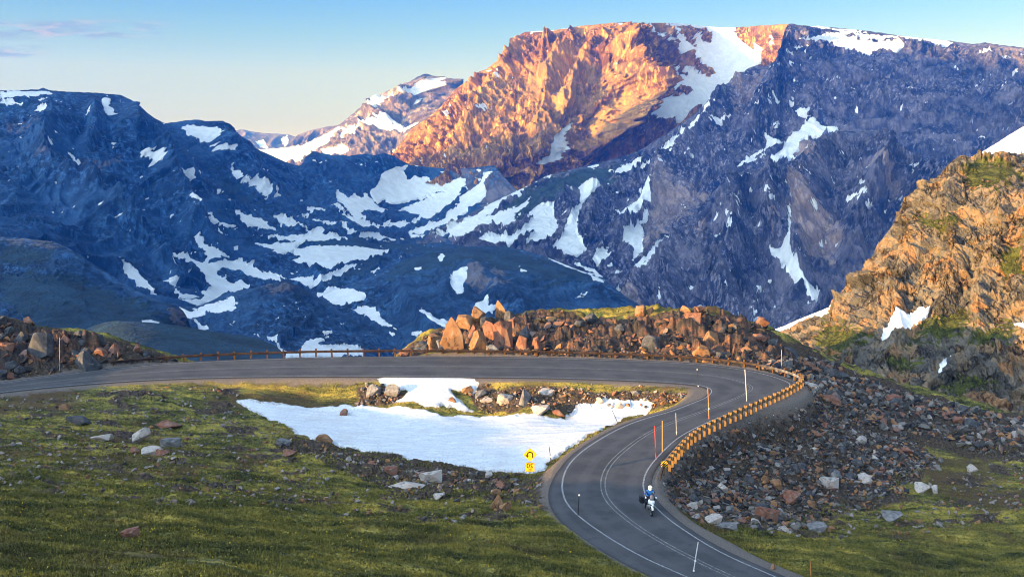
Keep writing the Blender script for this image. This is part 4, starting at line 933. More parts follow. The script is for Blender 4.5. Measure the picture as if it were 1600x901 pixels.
scatter(BANKL, 22, 1.0, 2.4, ['slate','slate','rust','slate'], 'in the left bank', 'boulders in the left bank', rr, 1.5)
scatter(SCREE2, 24, .8, 2.2, ['slate','slate','rust','slate'], 'in the shaded rubble', 'boulders in the shaded rubble', rr, 4.5)
scatter(RIM, 20, .4, 1.0, ['pale','grey','rust','ochre'], 'along the lower snow rim', 'stones along the snow rim', rr)
scatter(RBANK2, 28, .35, .9, ['pale','grey','rust','slate','ochre'], 'in the inner bank', 'stones in the inner road bank', rr)
scatter(RBANK, 6, .4, .9, ['pale','grey','slate'], 'beside the upper snow patch', 'stones left of the upper snow', rr)

def rubble(name, zones, n_per_m2, smin, smax, hues, seed):
    """loose stones too many to count, as one mesh"""
    r_ = np.random.default_rng(seed); protos = []
    for i in range(10):
        bm = bmesh.new(); q = random.Random(seed*10+i)
        for _ in range(9):
            v = Vector((q.gauss(0,1), q.gauss(0,1), q.gauss(0,1))).normalized()*q.uniform(.85,1.1)
            v = Vector([math.copysign(abs(c)**.7, c) for c in v]); bm.verts.new((v.x*.5, v.y*.4, v.z*.33))
        bmesh.ops.convex_hull(bm, input=bm.verts); bmesh.ops.delete(bm, geom=[v for v in bm.verts if not v.link_faces], context='VERTS')
        bmesh.ops.triangulate(bm, faces=bm.faces[:]); bm.verts.index_update()
        protos.append((np.array([v.co[:] for v in bm.verts]), np.array([[v.index for v in f.verts] for f in bm.faces]))); bm.free()
    VV = []; FF = []; HH = []; off = 0
    for poly, dens, sc, ex_ in zones:
        pa = np.array(poly); lo = pa.min(0)-1.0-ex_; hi = pa.max(0)+1.0+ex_; n = int((hi[0]-lo[0])*(hi[1]-lo[1])*n_per_m2*dens)
        x = r_.uniform(lo[0], hi[0], n); y = r_.uniform(lo[1], hi[1], n)
        sd_ = poly_sd(x, y, poly) + ex_ + .9*fbm(x*.35, y*.35, 3, s=231); u = 800+x/y*F
        keep = (sd_ > 0) & (u > -30) & (u < 1630); x = x[keep]; y = y[keep]; rd = road_dist(x, y)
        s_ = (smin+(smax-smin)*r_.random(len(x))**2.8)*sc; k2 = (rd > .35+s_*.5) & (snow_val(x, y) < .05); x = x[k2]; y = y[k2]; s_ = s_[k2]
        z = ground_z(x, y)
        for i in range(len(x)):
            pv, pf = protos[r_.integers(10)]; e = Euler((r_.uniform(-.7,.7), r_.uniform(-.7,.7), r_.uniform(0,6.28))).to_matrix()
            v = (pv*s_[i]*np.array([r_.uniform(.9,1.5), 1, r_.uniform(.8,1.2)])) @ np.array(e).T + np.array([x[i], y[i], z[i]+s_[i]*.12])
            VV.append(v); FF.append(pf+off); HH.append(np.full(len(v), hues[r_.integers(len(hues))]+r_.uniform(-.04,.04))); off += len(v)
    me = np_mesh(name, np.concatenate(VV), np.concatenate(FF), {'hue': np.concatenate(HH)}, smooth=False)
    t = MT(name); p = t.pos(); f = t.noise(p, 6, 5, .7)
    c = t.crgb(t.att('hue'), [(0.0,(.025,.027,.032)),(.2,(.078,.070,.064)),(.4,(.165,.15,.135)),(.55,(.30,.26,.235)),(.7,(.19,.085,.055)),(.85,(.30,.15,.065)),(1.,(.38,.20,.08))])
    c = t.mix(t.math('MULTIPLY', t.ramp(f, .5, .36), .6), c, (.03,.028,.026))
    t.bump(f, .5, .05)
    o = link(name, me, t.done(c, .9)); o['kind'] = 'stuff'; return o
rubble('scree_rubble', [(SCREE, 1.0, 1.0, 1.6), (SCREE2, .30, 1.8, 5.0)], 15, .12, .72, [-.05,.05,.12,.2,.25,.35,.42,.5,.68,.3,.72,.85], 3)
rubble('ridge_rubble', [(RIDGE, 1.0, 1.0, 2.8), (BANKL, .9, 1.0, 2.5)], 1.7, .2, 1.3, [-.1,-.05,.0,.05,.1,.66,.72,.7,.85], 4)
rubble('bank_rubble', [(RIM, 1.0, .9, 0), (RBANK, 1.5, 1.0, 0), (RBANK2, 1.6, .9, 0)], 6.5, .10, .62, [.2,.4,.55,.6,.7,.8,.9], 6)
VERGE = warp_zone([(870,745),(900,705),(960,665),(1020,648),(1035,643),(1000,652),(950,680),(905,712),(884,740),(875,760)])
rubble('meadow_stones', [(MEADOW, 3.4, .72, 0), (MEADR, 3.4, .8, 0), (VERGE, 7, .7, 0)], .9, .08, .7, [.2,.4,.5,.56,.6,.7,.8], 8)

# ================================================================== grass and flowers
def tufts():
    r_ = np.random.default_rng(21); n = 330000
    py = r_.uniform(585, 905, n); D = CAM_Z*1.0/(-ray(800, py)[1]); D = np.clip(D*r_.uniform(.62, 1.05, n), 33, 130)
    px = r_.uniform(-30, 1630, n); x = (px-800)/F*D*1.02; y = D
    rd = road_dist(x, y); zone_ok = np.ones(n, bool)
    for q, w_ in ((SCREE, .97), (SCREE2, .8), (RIDGE, .7), (BANKL, .8), (RIM, .75), (RBANK, .8), (RBANK2, .6)):
        zone_ok &= ~((poly_sd(x, y, q) > 0) & (r_.random(n) < w_))
    zone_ok &= ~(((poly_sd(x, y, MEADOW) > 0) | (poly_sd(x, y, MEADR) > 0)) & (bare(x, y) > -.1) & (r_.random(n) < .8))
    keep = (rd > .7+.5*r_.random(n)) & (snow_val(x, y) < -.12) & zone_ok & (fbm(x*.5, y*1.1, 3, s=241) > -.55)
    x = x[keep]; y = y[keep]; z = ground_z(x, y); n = len(x)
    h = (.06+.15*r_.random(n)**1.5)*(1+.6*fbm(x*.3, y*.9, 3, s=243)); h = np.clip(h, .03, .24)
    K = 3; V = np.zeros((n, K, 3, 3))
    for k in range(K):
        a = r_.uniform(0, 6.28, n); w = .02+.028*r_.random(n); ox = r_.normal(0, .05, n); oy = r_.normal(0, .05, n); lx = r_.normal(0, .04, n); ly = r_.normal(0, .04, n)
        ca = np.cos(a)*w; sa = np.sin(a)*w
        V[:,k,0] = np.stack([x+ox-ca, y+oy-sa, z-.02], -1); V[:,k,1] = np.stack([x+ox+ca, y+oy+sa, z-.02], -1)
        V[:,k,2] = np.stack([x+ox+lx, y+oy+ly, z+h*r_.uniform(.6,1.1,n)], -1)
    V = V.reshape(-1, 3); Fc = np.arange(len(V)).reshape(-1, 3)
    t = MT('grass blades'); g, n2, n3 = turf_colour(t, t.pos())
    c = t.mix(t.ramp(t.noise(t.pos(), 14, 2), .3, .7), g, t.mix(.5, g, (.26,.25,.06)))
    link('meadow_grass', np_mesh('meadow_grass', V, Fc, smooth=False), t.done(c, .8))['kind'] = 'stuff'
    # small yellow alpine flowers
    m = 2600; py = r_.uniform(640, 905, m); D = np.clip(CAM_Z/(-ray(800, py)[1])*r_.uniform(.66, .95, m), 34, 90); px = np.where(r_.random(m) < .8, r_.uniform(-20, 900, m), r_.uniform(1150, 1620, m))
    x = (px-800)/F*D; y = D; k = (road_dist(x, y) > 1.2) & (snow_val(x, y) < -.3) & (fbm(x*.16, y*.5, 3, s=247) > .02) & (poly_sd(x, y, SCREE) < 0)
    x = x[k]; y = y[k]; z = ground_z(x, y)+.10; m = len(x); s = .012+.014*r_.random(m)
    V = np.stack([np.stack([x-s, y, z-s], -1), np.stack([x+s, y, z-s], -1), np.stack([x+s, y+s, z+s], -1), np.stack([x-s, y+s, z+s], -1)], 1).reshape(-1, 3)
    link('meadow_flowers', np_mesh('meadow_flowers', V, np.arange(len(V)).reshape(-1, 4), smooth=False), plain('yellow petals', (.62,.42,.02), .7))['kind'] = 'stuff'
tufts()

# ================================================================== guardrail
def tube(bm, pts, r, seg=8, r2=None, cap=True):
    rings = []; n = len(pts)
    for i, p in enumerate(pts):
        p = Vector(p); d = (Vector(pts[min(i+1,n-1)])-Vector(pts[max(i-1,0)])).normalized()
        u = d.orthogonal().normalized() if i == 0 else (u - d*u.dot(d)).normalized()
        v = d.cross(u); rr_ = r if r2 is None else r+(r2-r)*i/(n-1)
        rings.append([bm.verts.new(p+(u*math.cos(a)+v*math.sin(a))*rr_) for a in [2*math.pi*k/seg for k in range(seg)]])
    for a, b in zip(rings[:-1], rings[1:]):
        for k in range(seg): bm.faces.new((a[k], a[(k+1)%seg], b[(k+1)%seg], b[k]))
    if cap: bm.faces.new(rings[0][::-1]); bm.faces.new(rings[-1])
def box(bm, c, s, rot=None, bev=0):
    r = bmesh.ops.create_cube(bm, size=1); vs = r['verts']
    for v in vs: v.co = Vector((v.co.x*s[0], v.co.y*s[1], v.co.z*s[2]))
    if bev:
        es = list({e for v in vs for e in v.link_edges}); b = bmesh.ops.bevel(bm, geom=es, offset=bev, segments=2, affect='EDGES'); vs = list({v for f in b['faces'] for v in f.verts} | {v for v in vs if v.is_valid})
    M = Matrix.Translation(c) @ (rot.to_matrix().to_4x4() if rot else Matrix())
    for v in vs: v.co = M @ v.co
def bmobj(name, bm, mat, parent=None, smooth=False):
    me = bpy.data.meshes.new(name); bmesh.ops.recalc_face_normals(bm, faces=bm.faces[:]); bm.to_mesh(me); bm.free()
    if smooth: me.polygons.foreach_set('use_smooth', [True]*len(me.polygons))
    return link(name, me, mat, parent)
def thing(name, label, cat, loc, rotz=0, group=None):
    o = bpy.data.objects.new(name, None); col.objects.link(o); o.location = loc; o.rotation_euler = (0,0,rotz); o.empty_display_size = .2
    return tag(o, label, cat, group)
def guardrail():
    i0, i1 = 38, 231
    L = ROUT + d*1.25
    P = L[i0:i1]; seg = np.r_[0, np.cumsum(np.linalg.norm(np.diff(P, axis=0), axis=1))]; tot = seg[-1]
    def at(s):
        p = np.array([np.interp(s, seg, P[:,0]), np.interp(s, seg, P[:,1])]); q = np.array([np.interp(s+.2, seg, P[:,0]), np.interp(s+.2, seg, P[:,1])]); e = np.array([np.interp(s-.2, seg, P[:,0]), np.interp(s-.2, seg, P[:,1])])
        t_ = q-e; return p, t_/np.linalg.norm(t_)
    root = thing('guardrail', 'long steel guardrail on wooden posts following the outer edge of the hairpin bend', 'guardrail', (float(P[0][0]), float(P[0][1]), 0))
    o3 = Vector(root.location)
    kb = np.argmin(np.linalg.norm(P-np.array(on_z(1236,592,0.)[:2]), axis=1)); sb = seg[kb]
    stations = list(np.arange(.3, sb, 1.905)) + list(np.arange(sb, tot-.3, 1.06))
    print('GUARDRAIL', tot, sb, len(stations))
    # W-beam: profile swept along the line
    prof = [(0,.69),(-.045,.665),(-.08,.635),(-.08,.60),(-.03,.565),(-.03,.545),(-.08,.51),(-.08,.475),(-.045,.445),(0,.42)]
    ss = np.arange(0, tot, .35); rows = []
    for s in ss:
        p, t_ = at(s); nrm = np.array([t_[1], -t_[0]])     # towards the outside
        inward = -nrm if np.dot(nrm, np.array([1,1])) > 99 else None
        rows.append((p, t_))
    # outside direction from road centre
    def outdir(s, p):
        k = np.argmin(np.linalg.norm(RC-p, axis=1)); v = p-RC[k]; return v/np.linalg.norm(v)
    V = []
    for s, (p, t_) in zip(ss, rows):
        n_ = np.array([-t_[1], t_[0]]); od = outdir(s, p); n_ = n_ if n_@od > 0 else -n_
        V.append([[p[0]+n_[0]*a, p[1]+n_[1]*a, b] for a, b in prof])
    V = np.array(V) - np.array([o3.x, o3.y, 0])
    me = np_mesh('rail', V, grid_faces(V.shape[0], V.shape[1]), {'lit_tone': np.repeat(np.clip((ss-sb+6)/6, 0, 1), V.shape[1])}, smooth=False)
    t = MT('weathered rail steel'); n = t.noise(t.obj(), 1.5, 5, .65); f = t.noise(t.obj(), .12, 3)
    c = t.mix(t.ramp(n, .35, .62), (.028,.016,.012), (.07,.045,.035)); c = t.mix(t.att('lit_tone'), c, t.mix(t.ramp(n, .4, .65), (.14,.13,.13), (.36,.35,.35)))  # rusty steel; far shade and the lit bend are put into its colour
    t.b.inputs['Metallic'].default_value = .35
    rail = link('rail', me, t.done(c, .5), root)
    so = rail.modifiers.new('thick', 'SOLIDIFY'); so.thickness = .008
    tw = MT('weathered post timber'); wv = tw.noise(tw.scale(tw.obj(), (1,1,.2)), 14, 5, .7)
    oi = tw.n.new('ShaderNodeObjectInfo').outputs['Random']
    M_wood = tw.done(tw.mix(tw.math('MULTIPLY', oi, .6), tw.mix(tw.ramp(wv, .3, .7), (.09,.05,.020), (.33,.19,.065)), (.09,.06,.04)), .85)
    def post_mesh():
        bm = bmesh.new(); box(bm, (0,.0,.36), (.20,.20,1.02), bev=.012); m = bpy.data.meshes.new('post'); bm.to_mesh(m); bm.free(); m.materials.append(M_wood); return m
    def block_mesh():
        bm = bmesh.new(); box(bm, (0,0,.66), (.15,.20,.40), bev=.012); m = bpy.data.meshes.new('spacer_block'); bm.to_mesh(m); bm.free(); m.materials.append(M_wood); return m
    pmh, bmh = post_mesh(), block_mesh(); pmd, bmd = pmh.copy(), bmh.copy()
    M_wood_shade = plain('shade-toned post timber', (.11,.055,.025), .9, 0, 9, .4)  # shade on the far posts is put into this darker timber colour
    for m_ in (pmd, bmd): m_.materials.clear(); m_.materials.append(M_wood_shade)
    for s in stations:
        p, t_ = at(s); n_ = np.array([-t_[1], t_[0]]); od = outdir(s, p); n_ = n_ if n_@od > 0 else -n_
        a = math.atan2(n_[1], n_[0]); j = random.uniform(-.06,.06)
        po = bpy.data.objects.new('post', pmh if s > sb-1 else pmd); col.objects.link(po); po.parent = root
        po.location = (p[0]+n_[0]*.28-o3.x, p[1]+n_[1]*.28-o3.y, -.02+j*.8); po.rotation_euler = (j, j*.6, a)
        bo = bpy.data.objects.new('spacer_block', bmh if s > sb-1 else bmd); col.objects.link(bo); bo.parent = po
        bo.location = (-.178, 0, 0); bo.rotation_euler = (0,0,0)
    # turned-down end with the striped marker
    p, t_ = at(tot-.05)
    bm = bmesh.new()
    e = Vector((p[0]-o3.x, p[1]-o3.y, .62)); dd = Vector((t_[0], t_[1], 0))
    sec = [e, e+dd*.5+Vector((0,0,-.12)), e+dd*1.0+Vector((-.03,0,-.35)), e+dd*1.5+Vector((-.06,0,-.66))]
    rg = []
    for q in sec:
        n_ = Vector((-dd.y, dd.x, 0)); rg.append([bm.verts.new(q+n_*a+Vector((0,0,b))) for a, b in ((-.05,-.15),(.05,-.15),(.05,.15),(-.05,.15))])
    for a_, b_ in zip(rg[:-1], rg[1:]):
        for k in range(4): bm.faces.new((a_[k], a_[(k+1)%4], b_[(k+1)%4], b_[k]))
    bm.faces.new(rg[0][::-1]); bm.faces.new(rg[-1])
    bmobj('rail_end', bm, plain('black end steel', (.03,.028,.028), .6), root)
    mk = thing('end_marker', None, None, (0,0,0)); bpy.data.objects.remove(mk)
    bm = bmesh.new(); W, H = .50, .50; c_ = .10
    outl = [(-W/2+c_,-H/2),(W/2-c_,-H/2),(W/2,-H/2+c_),(W/2,H/2-c_),(W/2-c_,H/2),(-W/2+c_,H/2),(-W/2,H/2-c_),(-W/2,-H/2+c_)]
    f = bm.faces.new([bm.verts.new((x, 0, z)) for x, z in outl]); ex = bmesh.ops.extrude_face_region(bm, geom=[f])
    for v in ex['geom']:
        if isinstance(v, bmesh.types.BMVert): v.co.y += .015
    y = MT('striped marker'); ob = y.obj(); sx_ = y.n.new('ShaderNodeSeparateXYZ'); y.l.new(ob, sx_.inputs[0])
    st = y.math('SINE', y.math('MULTIPLY', y.math('SUBTRACT', sx_.outputs[2], sx_.outputs[0]), 33.))
    m_ = bmobj('end_marker', bm, y.done(y.mix(y.math('GREATER_THAN', st, 0.), (.02,.02,.02), (.78,.46,.03)), .5), root)
    m_.location = (e.x+.0, e.y-.12, .66)
    bm = bmesh.new(); box(bm, (0,0,0), (.12,.12,.62), bev=.01); s_ = bmobj('marker_post', bm, plain('dark marker post', (.025,.024,.025), .7), root); s_.location = (e.x, e.y-.02, .12)
guardrail()

# ================================================================== snow poles and delineators
PC = {'grey': plain('grey pole', (.34,.33,.33), .6), 'dark': plain('dark pole', (.03,.03,.035), .6), 'red': plain('red pole', (.50,.045,.02), .5), 'orange': plain('orange pole', (.62,.24,.08), .5),
      'white': plain('white pole', (.55,.53,.50), .5), 'refl': plain('white reflector', (.85,.85,.85), .3)}
POLES = [ # base x,y, top x,y, colour, radius, reflector heights, label
 (93,579,93,527,'grey',.045,(),'tall grey snow pole standing before the rocky bank at far left'),
 (433,556,433,510,'grey',.035,(),'thin grey snow pole rising behind the guardrail at left'),
 (966,661,956,640,'dark',.04,(),'thin dark pole leaning at the upper right edge of the snowfield'),
 (861,721,858,697,'dark',.04,(.35,),'short dark pole standing in the snow right of the yellow sign'),
 (903,806,905,770,'dark',.045,(.93,),'dark delineator post with white reflector at the inner road edge near the bottom'),
 (1025,716,1023,665,'red',.05,(),'red snow pole beside the end of the guardrail'),
 (1035,706,1035,657,'orange',.055,(),'orange snow pole just right of the red one'),
 (1091,604,1089,576,'dark',.045,(.97,.05),'dark delineator with white reflectors inside the top of the bend'),
 (1108,655,1106,606,'orange',.045,(.35,),'pale orange snow pole behind the guardrail below the tip of the inner curve'),
 (1057,680,1056,645,'white',.028,(.15,),'thin pale pole behind the guardrail between the orange pole and the inner curve'),
 (1167,627,1164,577,'white',.055,(),'white snow pole in front of the outermost turn of the road'),
 (1222,586,1221,546,'grey',.04,(),'grey snow pole against the dark ridge outside the top of the bend'),
 (1238,583,1237,553,'dark',.03,(),'thin dark pole next to the grey one outside the bend'),
 (1083,894,1091,846,'white',.045,(.4,.08),'white delineator leaning at the near road edge at the bottom'),
 (1267,902,1266,876,'orange',.022,(),'thin dry stake in the grass at the bottom right')]
for bx, by, tx, ty_, c, r, refl, lab in POLES:
    g = drop(bx, by)
    if g is None: continue
    D = g[1]; top = unproj(tx, ty_, D)
    root = thing('snow_pole' if abs(by-ty_) > 40 else 'delineator_post', lab, 'pole', g)
    v = Vector(top)-Vector(g); bm = bmesh.new(); tube(bm, [Vector((0,0,-.1)), v*.5, v], r*.72, 8)
    bmobj('shaft', bm, PC[c], root)
    for h in refl:
        bm = bmesh.new(); q = v*h; box(bm, (q.x, q.y-r-.012, q.z), (.10,.02,.10), bev=.004); bmobj('reflector', bm, PC['refl'], root)

# ================================================================== hairpin sign
def sign():
    g = drop(828, 768); D = g[1]; cz = lambda y: float(unproj(827, y, D)[2])-g[2]; px = D/F
    root = thing('road_sign', 'yellow diamond hairpin arrow sign with square speed plate standing before the snow patch', 'road sign', g)
    yel = plain('sign yellow', (.83,.47,.02), .45); blk = plain('sign black', (.012,.010,.010), .5); stl = plain('sign post steel', (.05,.045,.04), .6)
    bm = bmesh.new(); box(bm, (0,.03,(cz(700))/2-.1), (.055,.04,cz(700)+.2), bev=.005); bmobj('post', bm, stl, root)
    c = cz(710); hd = 11.4*px
    def plate(nm, outl, cz_, parent, mat, y0=0., th=.004):
        bm = bmesh.new(); f = bm.faces.new([bm.verts.new((x, y0, cz_+z)) for x, z in outl]); ex = bmesh.ops.extrude_face_region(bm, geom=[f])
        for v in ex['geom']:
            if isinstance(v, bmesh.types.BMVert): v.co.y += th
        return bmobj(nm, bm, mat, parent)
    def dia(h, r=.06):
        o = []
        for k in range(4):
            a = math.pi/2*k
            for q in (-.08, .08): o.append(((h-r*.6)*math.cos(a+q*r/.06), (h-r*.6)*math.sin(a+q*r/.06)))
        return o
    pl = plate('warning_plate', dia(hd), c, root, yel)
    def ring(nm, outer, inner, cz_, parent, y0):
        bm = bmesh.new(); a = [bm.verts.new((x, y0, cz_+z)) for x, z in outer]; b = [bm.verts.new((x, y0, cz_+z)) for x, z in inner]; n = len(a)
        for k in range(n): bm.faces.new((a[k], a[(k+1)%n], b[(k+1)%n], b[k]))
        return bmobj(nm, bm, blk, parent)
    ring('border', [(x*.95, z*.95) for x, z in dia(hd)], [(x*.915, z*.915) for x, z in dia(hd)], c, pl, -.003)
    u = 1/12.875*px   # enlargement pixels to metres
    def path(pts, w):
        bm = bmesh.new(); L_ = []
        for i, (x, z) in enumerate(pts):
            a = pts[max(i-1,0)]; b = pts[min(i+1,len(pts)-1)]; dx, dz = b[0]-a[0], b[1]-a[1]; l = math.hypot(dx, dz)
            L_.append((bm.verts.new((x-dz/l*w, -.004, c+z+dx/l*w)), bm.verts.new((x+dz/l*w, -.004, c+z-dx/l*w))))
        for a, b in zip(L_[:-1], L_[1:]): bm.faces.new((a[0], a[1], b[1], b[0]))
        return bm
    pts = [(56*u,-62*u),(56*u,0)] + [(56*u*math.cos(a), 56*u*math.sin(a)) for a in [math.pi*k/12*1.0 for k in range(1, 11)]] + [(-58*u, -4*u)]
    bm = path(pts, 12*u)
    hx, hz = -66*u, -10*u
    bm.faces.new([bm.verts.new((x, -.0045, c+z)) for x, z in ((hx-34*u, hz+10*u), (hx+42*u, hz-2*u), (hx+12*u, hz-52*u))])
    bmobj('arrow', bm, blk, pl)
    c2 = cz(729.3); s = 7.4*px; rc = .04
    sq = [(-s+rc,-s),(s-rc,-s),(s,-s+rc),(s,s-rc),(s-rc,s),(-s+rc,s),(-s,s-rc),(-s,-s+rc)]
    sp = plate('speed_plate', sq, c2, root, yel); ring('border', [(x*.94, z*.94) for x, z in sq], [(x*.89, z*.89) for x, z in sq], c2, sp, -.003)
    for txt, size, dz, nm in (('20', 11*px, 2.0*px, 'speed_digits'), ('MPH', 3.4*px, -4.3*px, 'unit_letters')):
        cu = bpy.data.curves.new(nm, 'FONT'); cu.body = txt; cu.size = size; cu.align_x = 'CENTER'; cu.align_y = 'CENTER'; cu.offset = size*.012
        ob = bpy.data.objects.new(nm, cu); col.objects.link(ob); cu.materials.append(blk); ob.parent = sp
        bpy.context.view_layer.update(); mm = bpy.data.meshes.new_from_object(ob); bpy.data.objects.remove(ob); ob = bpy.data.objects.new(nm, mm); col.objects.link(ob); ob.parent = sp
        ob.location = (0, -.006, c2+dz); ob.rotation_euler = (math.pi/2, 0, 0); ob.scale = (-1, 1, 1)     # the photograph is mirrored, so is the lettering
sign()

# ================================================================== motorcycle and rider
def motorcycle():
    g = on_z(1017.5, 806, .008); fx, fy = float(g[0]), float(g[1])
    yaw = math.pi + .10     # local +Y is forward; heading towards the camera
    M_blk = plain('black plastic', (.018,.018,.02), .5); M_tyre = plain('tyre rubber', (.02,.02,.02), .85); M_wht = plain('white fairing paint', (.80,.80,.80), .25)
    M_al = plain('alloy', (.45,.45,.46), .35, .9); M_gry = plain('grey engine metal', (.16,.16,.17), .45, .7); M_lamp = plain('lamp glass', (.85,.86,.88), .1); M_red = plain('tail red', (.4,.02,.02), .4)
    root = thing('motorcycle', 'white and black touring motorcycle with side cases riding down the near lane', 'motorcycle', (fx, fy, .008), yaw)
    root.rotation_euler = (0, R(-3), yaw)
    def wheel(nm, y, rad, wd):
        w = bpy.data.objects.new(nm, None); col.objects.link(w); w.parent = root; w.location = (0, y, rad); w.empty_display_size = .1
        bm = bmesh.new(); n, m = 28, 10; rt = wd/2
        vs = [[bm.verts.new((rt*math.cos(b), (rad-rt+rt*math.sin(b)*1.0)*math.cos(a), (rad-rt+rt*math.sin(b))*math.sin(a))) for b in [2*math.pi*j/m for j in range(m)]] for a in [2*math.pi*i/n for i in range(n)]]
        for i in range(n):
            for j in range(m): bm.faces.new((vs[i][j], vs[(i+1)%n][j], vs[(i+1)%n][(j+1)%m], vs[i][(j+1)%m]))
        bmobj('tyre', bm, M_tyre, w, True)
        bm = bmesh.new(); r1 = rad-wd*.95
        vs = [[bm.verts.new((x_, q*math.cos(a), q*math.sin(a))) for x_, q in ((-.04, r1+.012), (.04, r1+.012), (.03, r1-.02), (-.03, r1-.02))] for a in [2*math.pi*i/n for i in range(n)]]
        for i in range(n):
            for j in range(4): bm.faces.new((vs[i][j], vs[(i+1)%n][j], vs[(i+1)%n][(j+1)%4], vs[i][(j+1)%4]))
        for k in range(10):
            a = 2*math.pi*k/10; tube(bm, [(0, .03*math.cos(a), .03*math.sin(a)), (0, r1*math.cos(a+.15), r1*math.sin(a+.15))], .010, 5)
        tube(bm, [(-.07,0,0),(.07,0,0)], .035, 10); bmobj('rim', bm, M_al, w)
        bm = bmesh.new(); tube(bm, [(-.055,0,0),(-.050,0,0)], .13, 20); tube(bm, [(.050,0,0),(.055,0,0)], .13, 20); bmobj('brake_disc', bm, M_gry, w)
    wheel('front_wheel', 0, .32, .12); wheel('rear_wheel', -1.52, .32, .16)
    bm = bmesh.new()
    for s in (-1, 1): tube(bm, [(s*.095, 0, .32), (s*.095, -.16, .70), (s*.095, -.27, 1.0)], .028, 8)
    bmobj('fork', bm, M_al, root, True)
    bm = bmesh.new(); n = 10; prev = None
    for k in range(n+1):
        a = R(20+k*13); q = [bm.verts.new((x_, -math.cos(a)*.37+.0, .32+math.sin(a)*(.37+zz))) for x_, zz in ((-.075,-.03),(0,.012),(.075,-.03))]
        if prev:
            bm.faces.new((prev[0], prev[1], q[1], q[0])); bm.faces.new((prev[1], prev[2], q[2], q[1]))
        prev = q
    o = bmobj('front_mudguard', bm, M_wht, root, True); o.modifiers.new('t', 'SOLIDIFY').thickness = .01
    def loft(nm, secs, mat, seg=14, par=root, p=2.6):
        bm = bmesh.new(); rg = []
        for (y, z, w, h) in secs:
            r_ = []
            for k in range(seg):
                a = 2*math.pi*k/seg; ca, sa = math.cos(a), math.sin(a)
                r_.append(bm.verts.new((w*math.copysign(abs(ca)**(2/p), ca), y, z+h*math.copysign(abs(sa)**(2/p), sa))))
            rg.append(r_)
        for a, b in zip(rg[:-1], rg[1:]):
            for k in range(seg): bm.faces.new((a[k], a[(k+1)%seg], b[(k+1)%seg], b[k]))
        bm.faces.new(rg[0][::-1]); bm.faces.new(rg[-1]); return bmobj(nm, bm, mat, par, True)
    loft('fairing', [(.10,.90,.05,.06),(.03,.90,.15,.12),(-.10,.90,.20,.17),(-.30,.88,.21,.19),(-.45,.85,.17,.15)], M_wht)
    loft('beak', [(.30,.78,.035,.015),(.15,.82,.07,.03),(-.02,.86,.10,.045)], M_wht)
    hl = loft('headlight', [(.125,.93,.085,.05),(.075,.93,.11,.07)], M_lamp)
    bm = bmesh.new(); pv = None
    for z, w, y in ((1.02,.14,-.02),(1.16,.15,-.08),(1.30,.11,-.15),(1.36,.05,-.18)):
        q = [bm.verts.new((w*t_, y-.05*abs(t_)**2, z)) for t_ in (-1,-.5,0,.5,1)]
        if pv: [bm.faces.new((pv[i], pv[i+1], q[i+1], q[i])) for i in range(4)]
        pv = q
    o = bmobj('windscreen', bm, plain('smoked screen', (.12,.13,.15), .1), root, True); o.modifiers.new('t', 'SOLIDIFY').thickness = .006
    loft('fuel_tank', [(-.38,.92,.12,.10),(-.50,.95,.17,.13),(-.68,.92,.16,.12),(-.82,.86,.09,.07)], M_blk)
    loft('seat', [(-.78,.84,.10,.05),(-.95,.83,.14,.05),(-1.25,.88,.14,.05),(-1.52,.90,.10,.04)], M_blk)
    loft('engine', [(-.36,.50,.13,.16),(-.50,.46,.22,.20),(-.78,.46,.22,.20),(-.95,.48,.12,.14)], M_gry)
    bm = bmesh.new()
    for s in (-1, 1): tube(bm, [(s*.03,-.30,.98),(s*.14,-.50,.62),(s*.15,-.95,.50),(s*.09,-1.52,.32)], .022, 6); tube(bm, [(s*.12,-.95,.52),(s*.13,-1.35,.80),(s*.10,-1.62,.84)], .016, 6)
    bmobj('frame', bm, M_blk, root, True)
    bm = bmesh.new(); tube(bm, [(-.40,-.50,1.10),(-.30,-.42,1.12),(-.10,-.34,1.06),(.10,-.34,1.06),(.30,-.42,1.12),(.40,-.50,1.10)], .016, 8); bmobj('handlebar', bm, M_blk, root, True)
    for s in (-1, 1):
        bm = bmesh.new(); tube(bm, [(s*.30,-.42,1.12),(s*.38,-.36,1.26)], .008, 6); m_ = bmobj('mirror', bm, M_blk, root)
        bm = bmesh.new(); box(bm, (s*.40,-.36,1.28), (.13,.03,.085), bev=.02); bmobj('mirror_glass', bm, M_al, m_)
        bm = bmesh.new(); box(bm, (s*.37,-1.30,.68), (.26,.48,.42), bev=.04); bmobj('side_case', bm, M_blk, root)
        bm = bmesh.new(); box(bm, (s*.35,-.34,1.13), (.05,.11,.13), bev=.02); bmobj('hand_guard', bm, M_wht, root)
    bm = bmesh.new(); tube(bm, [(.16,-.60,.34),(.19,-1.0,.30),(.20,-1.3,.42),(.20,-1.62,.52)], .04, 8, .055); bmobj('exhaust', bm, M_al, root, True)
    bm = bmesh.new(); box(bm, (0,-1.68,.80), (.16,.05,.06), bev=.015); bmobj('tail_light', bm, M_red, root)
    # ---- the rider: one skinned body, helmet and jacket as clothing
    pr = thing('person', 'rider in blue and black jacket and white helmet seated on the motorcycle', 'person', (fx, fy, .008), yaw)
    pr.rotation_euler = root.rotation_euler
    J = {'pel': (0,-.92,.98), 'sp1': (0,-.88,1.15), 'chest': (0,-.80,1.36), 'neck': (0,-.76,1.50), 'head': (0,-.74,1.58)}
    ed = [('pel','sp1'),('sp1','chest'),('chest','neck'),('neck','head')]; rad = {'pel':(.17,.13),'sp1':(.155,.12),'chest':(.185,.135),'neck':(.07,.07),'head':(.075,.08)}
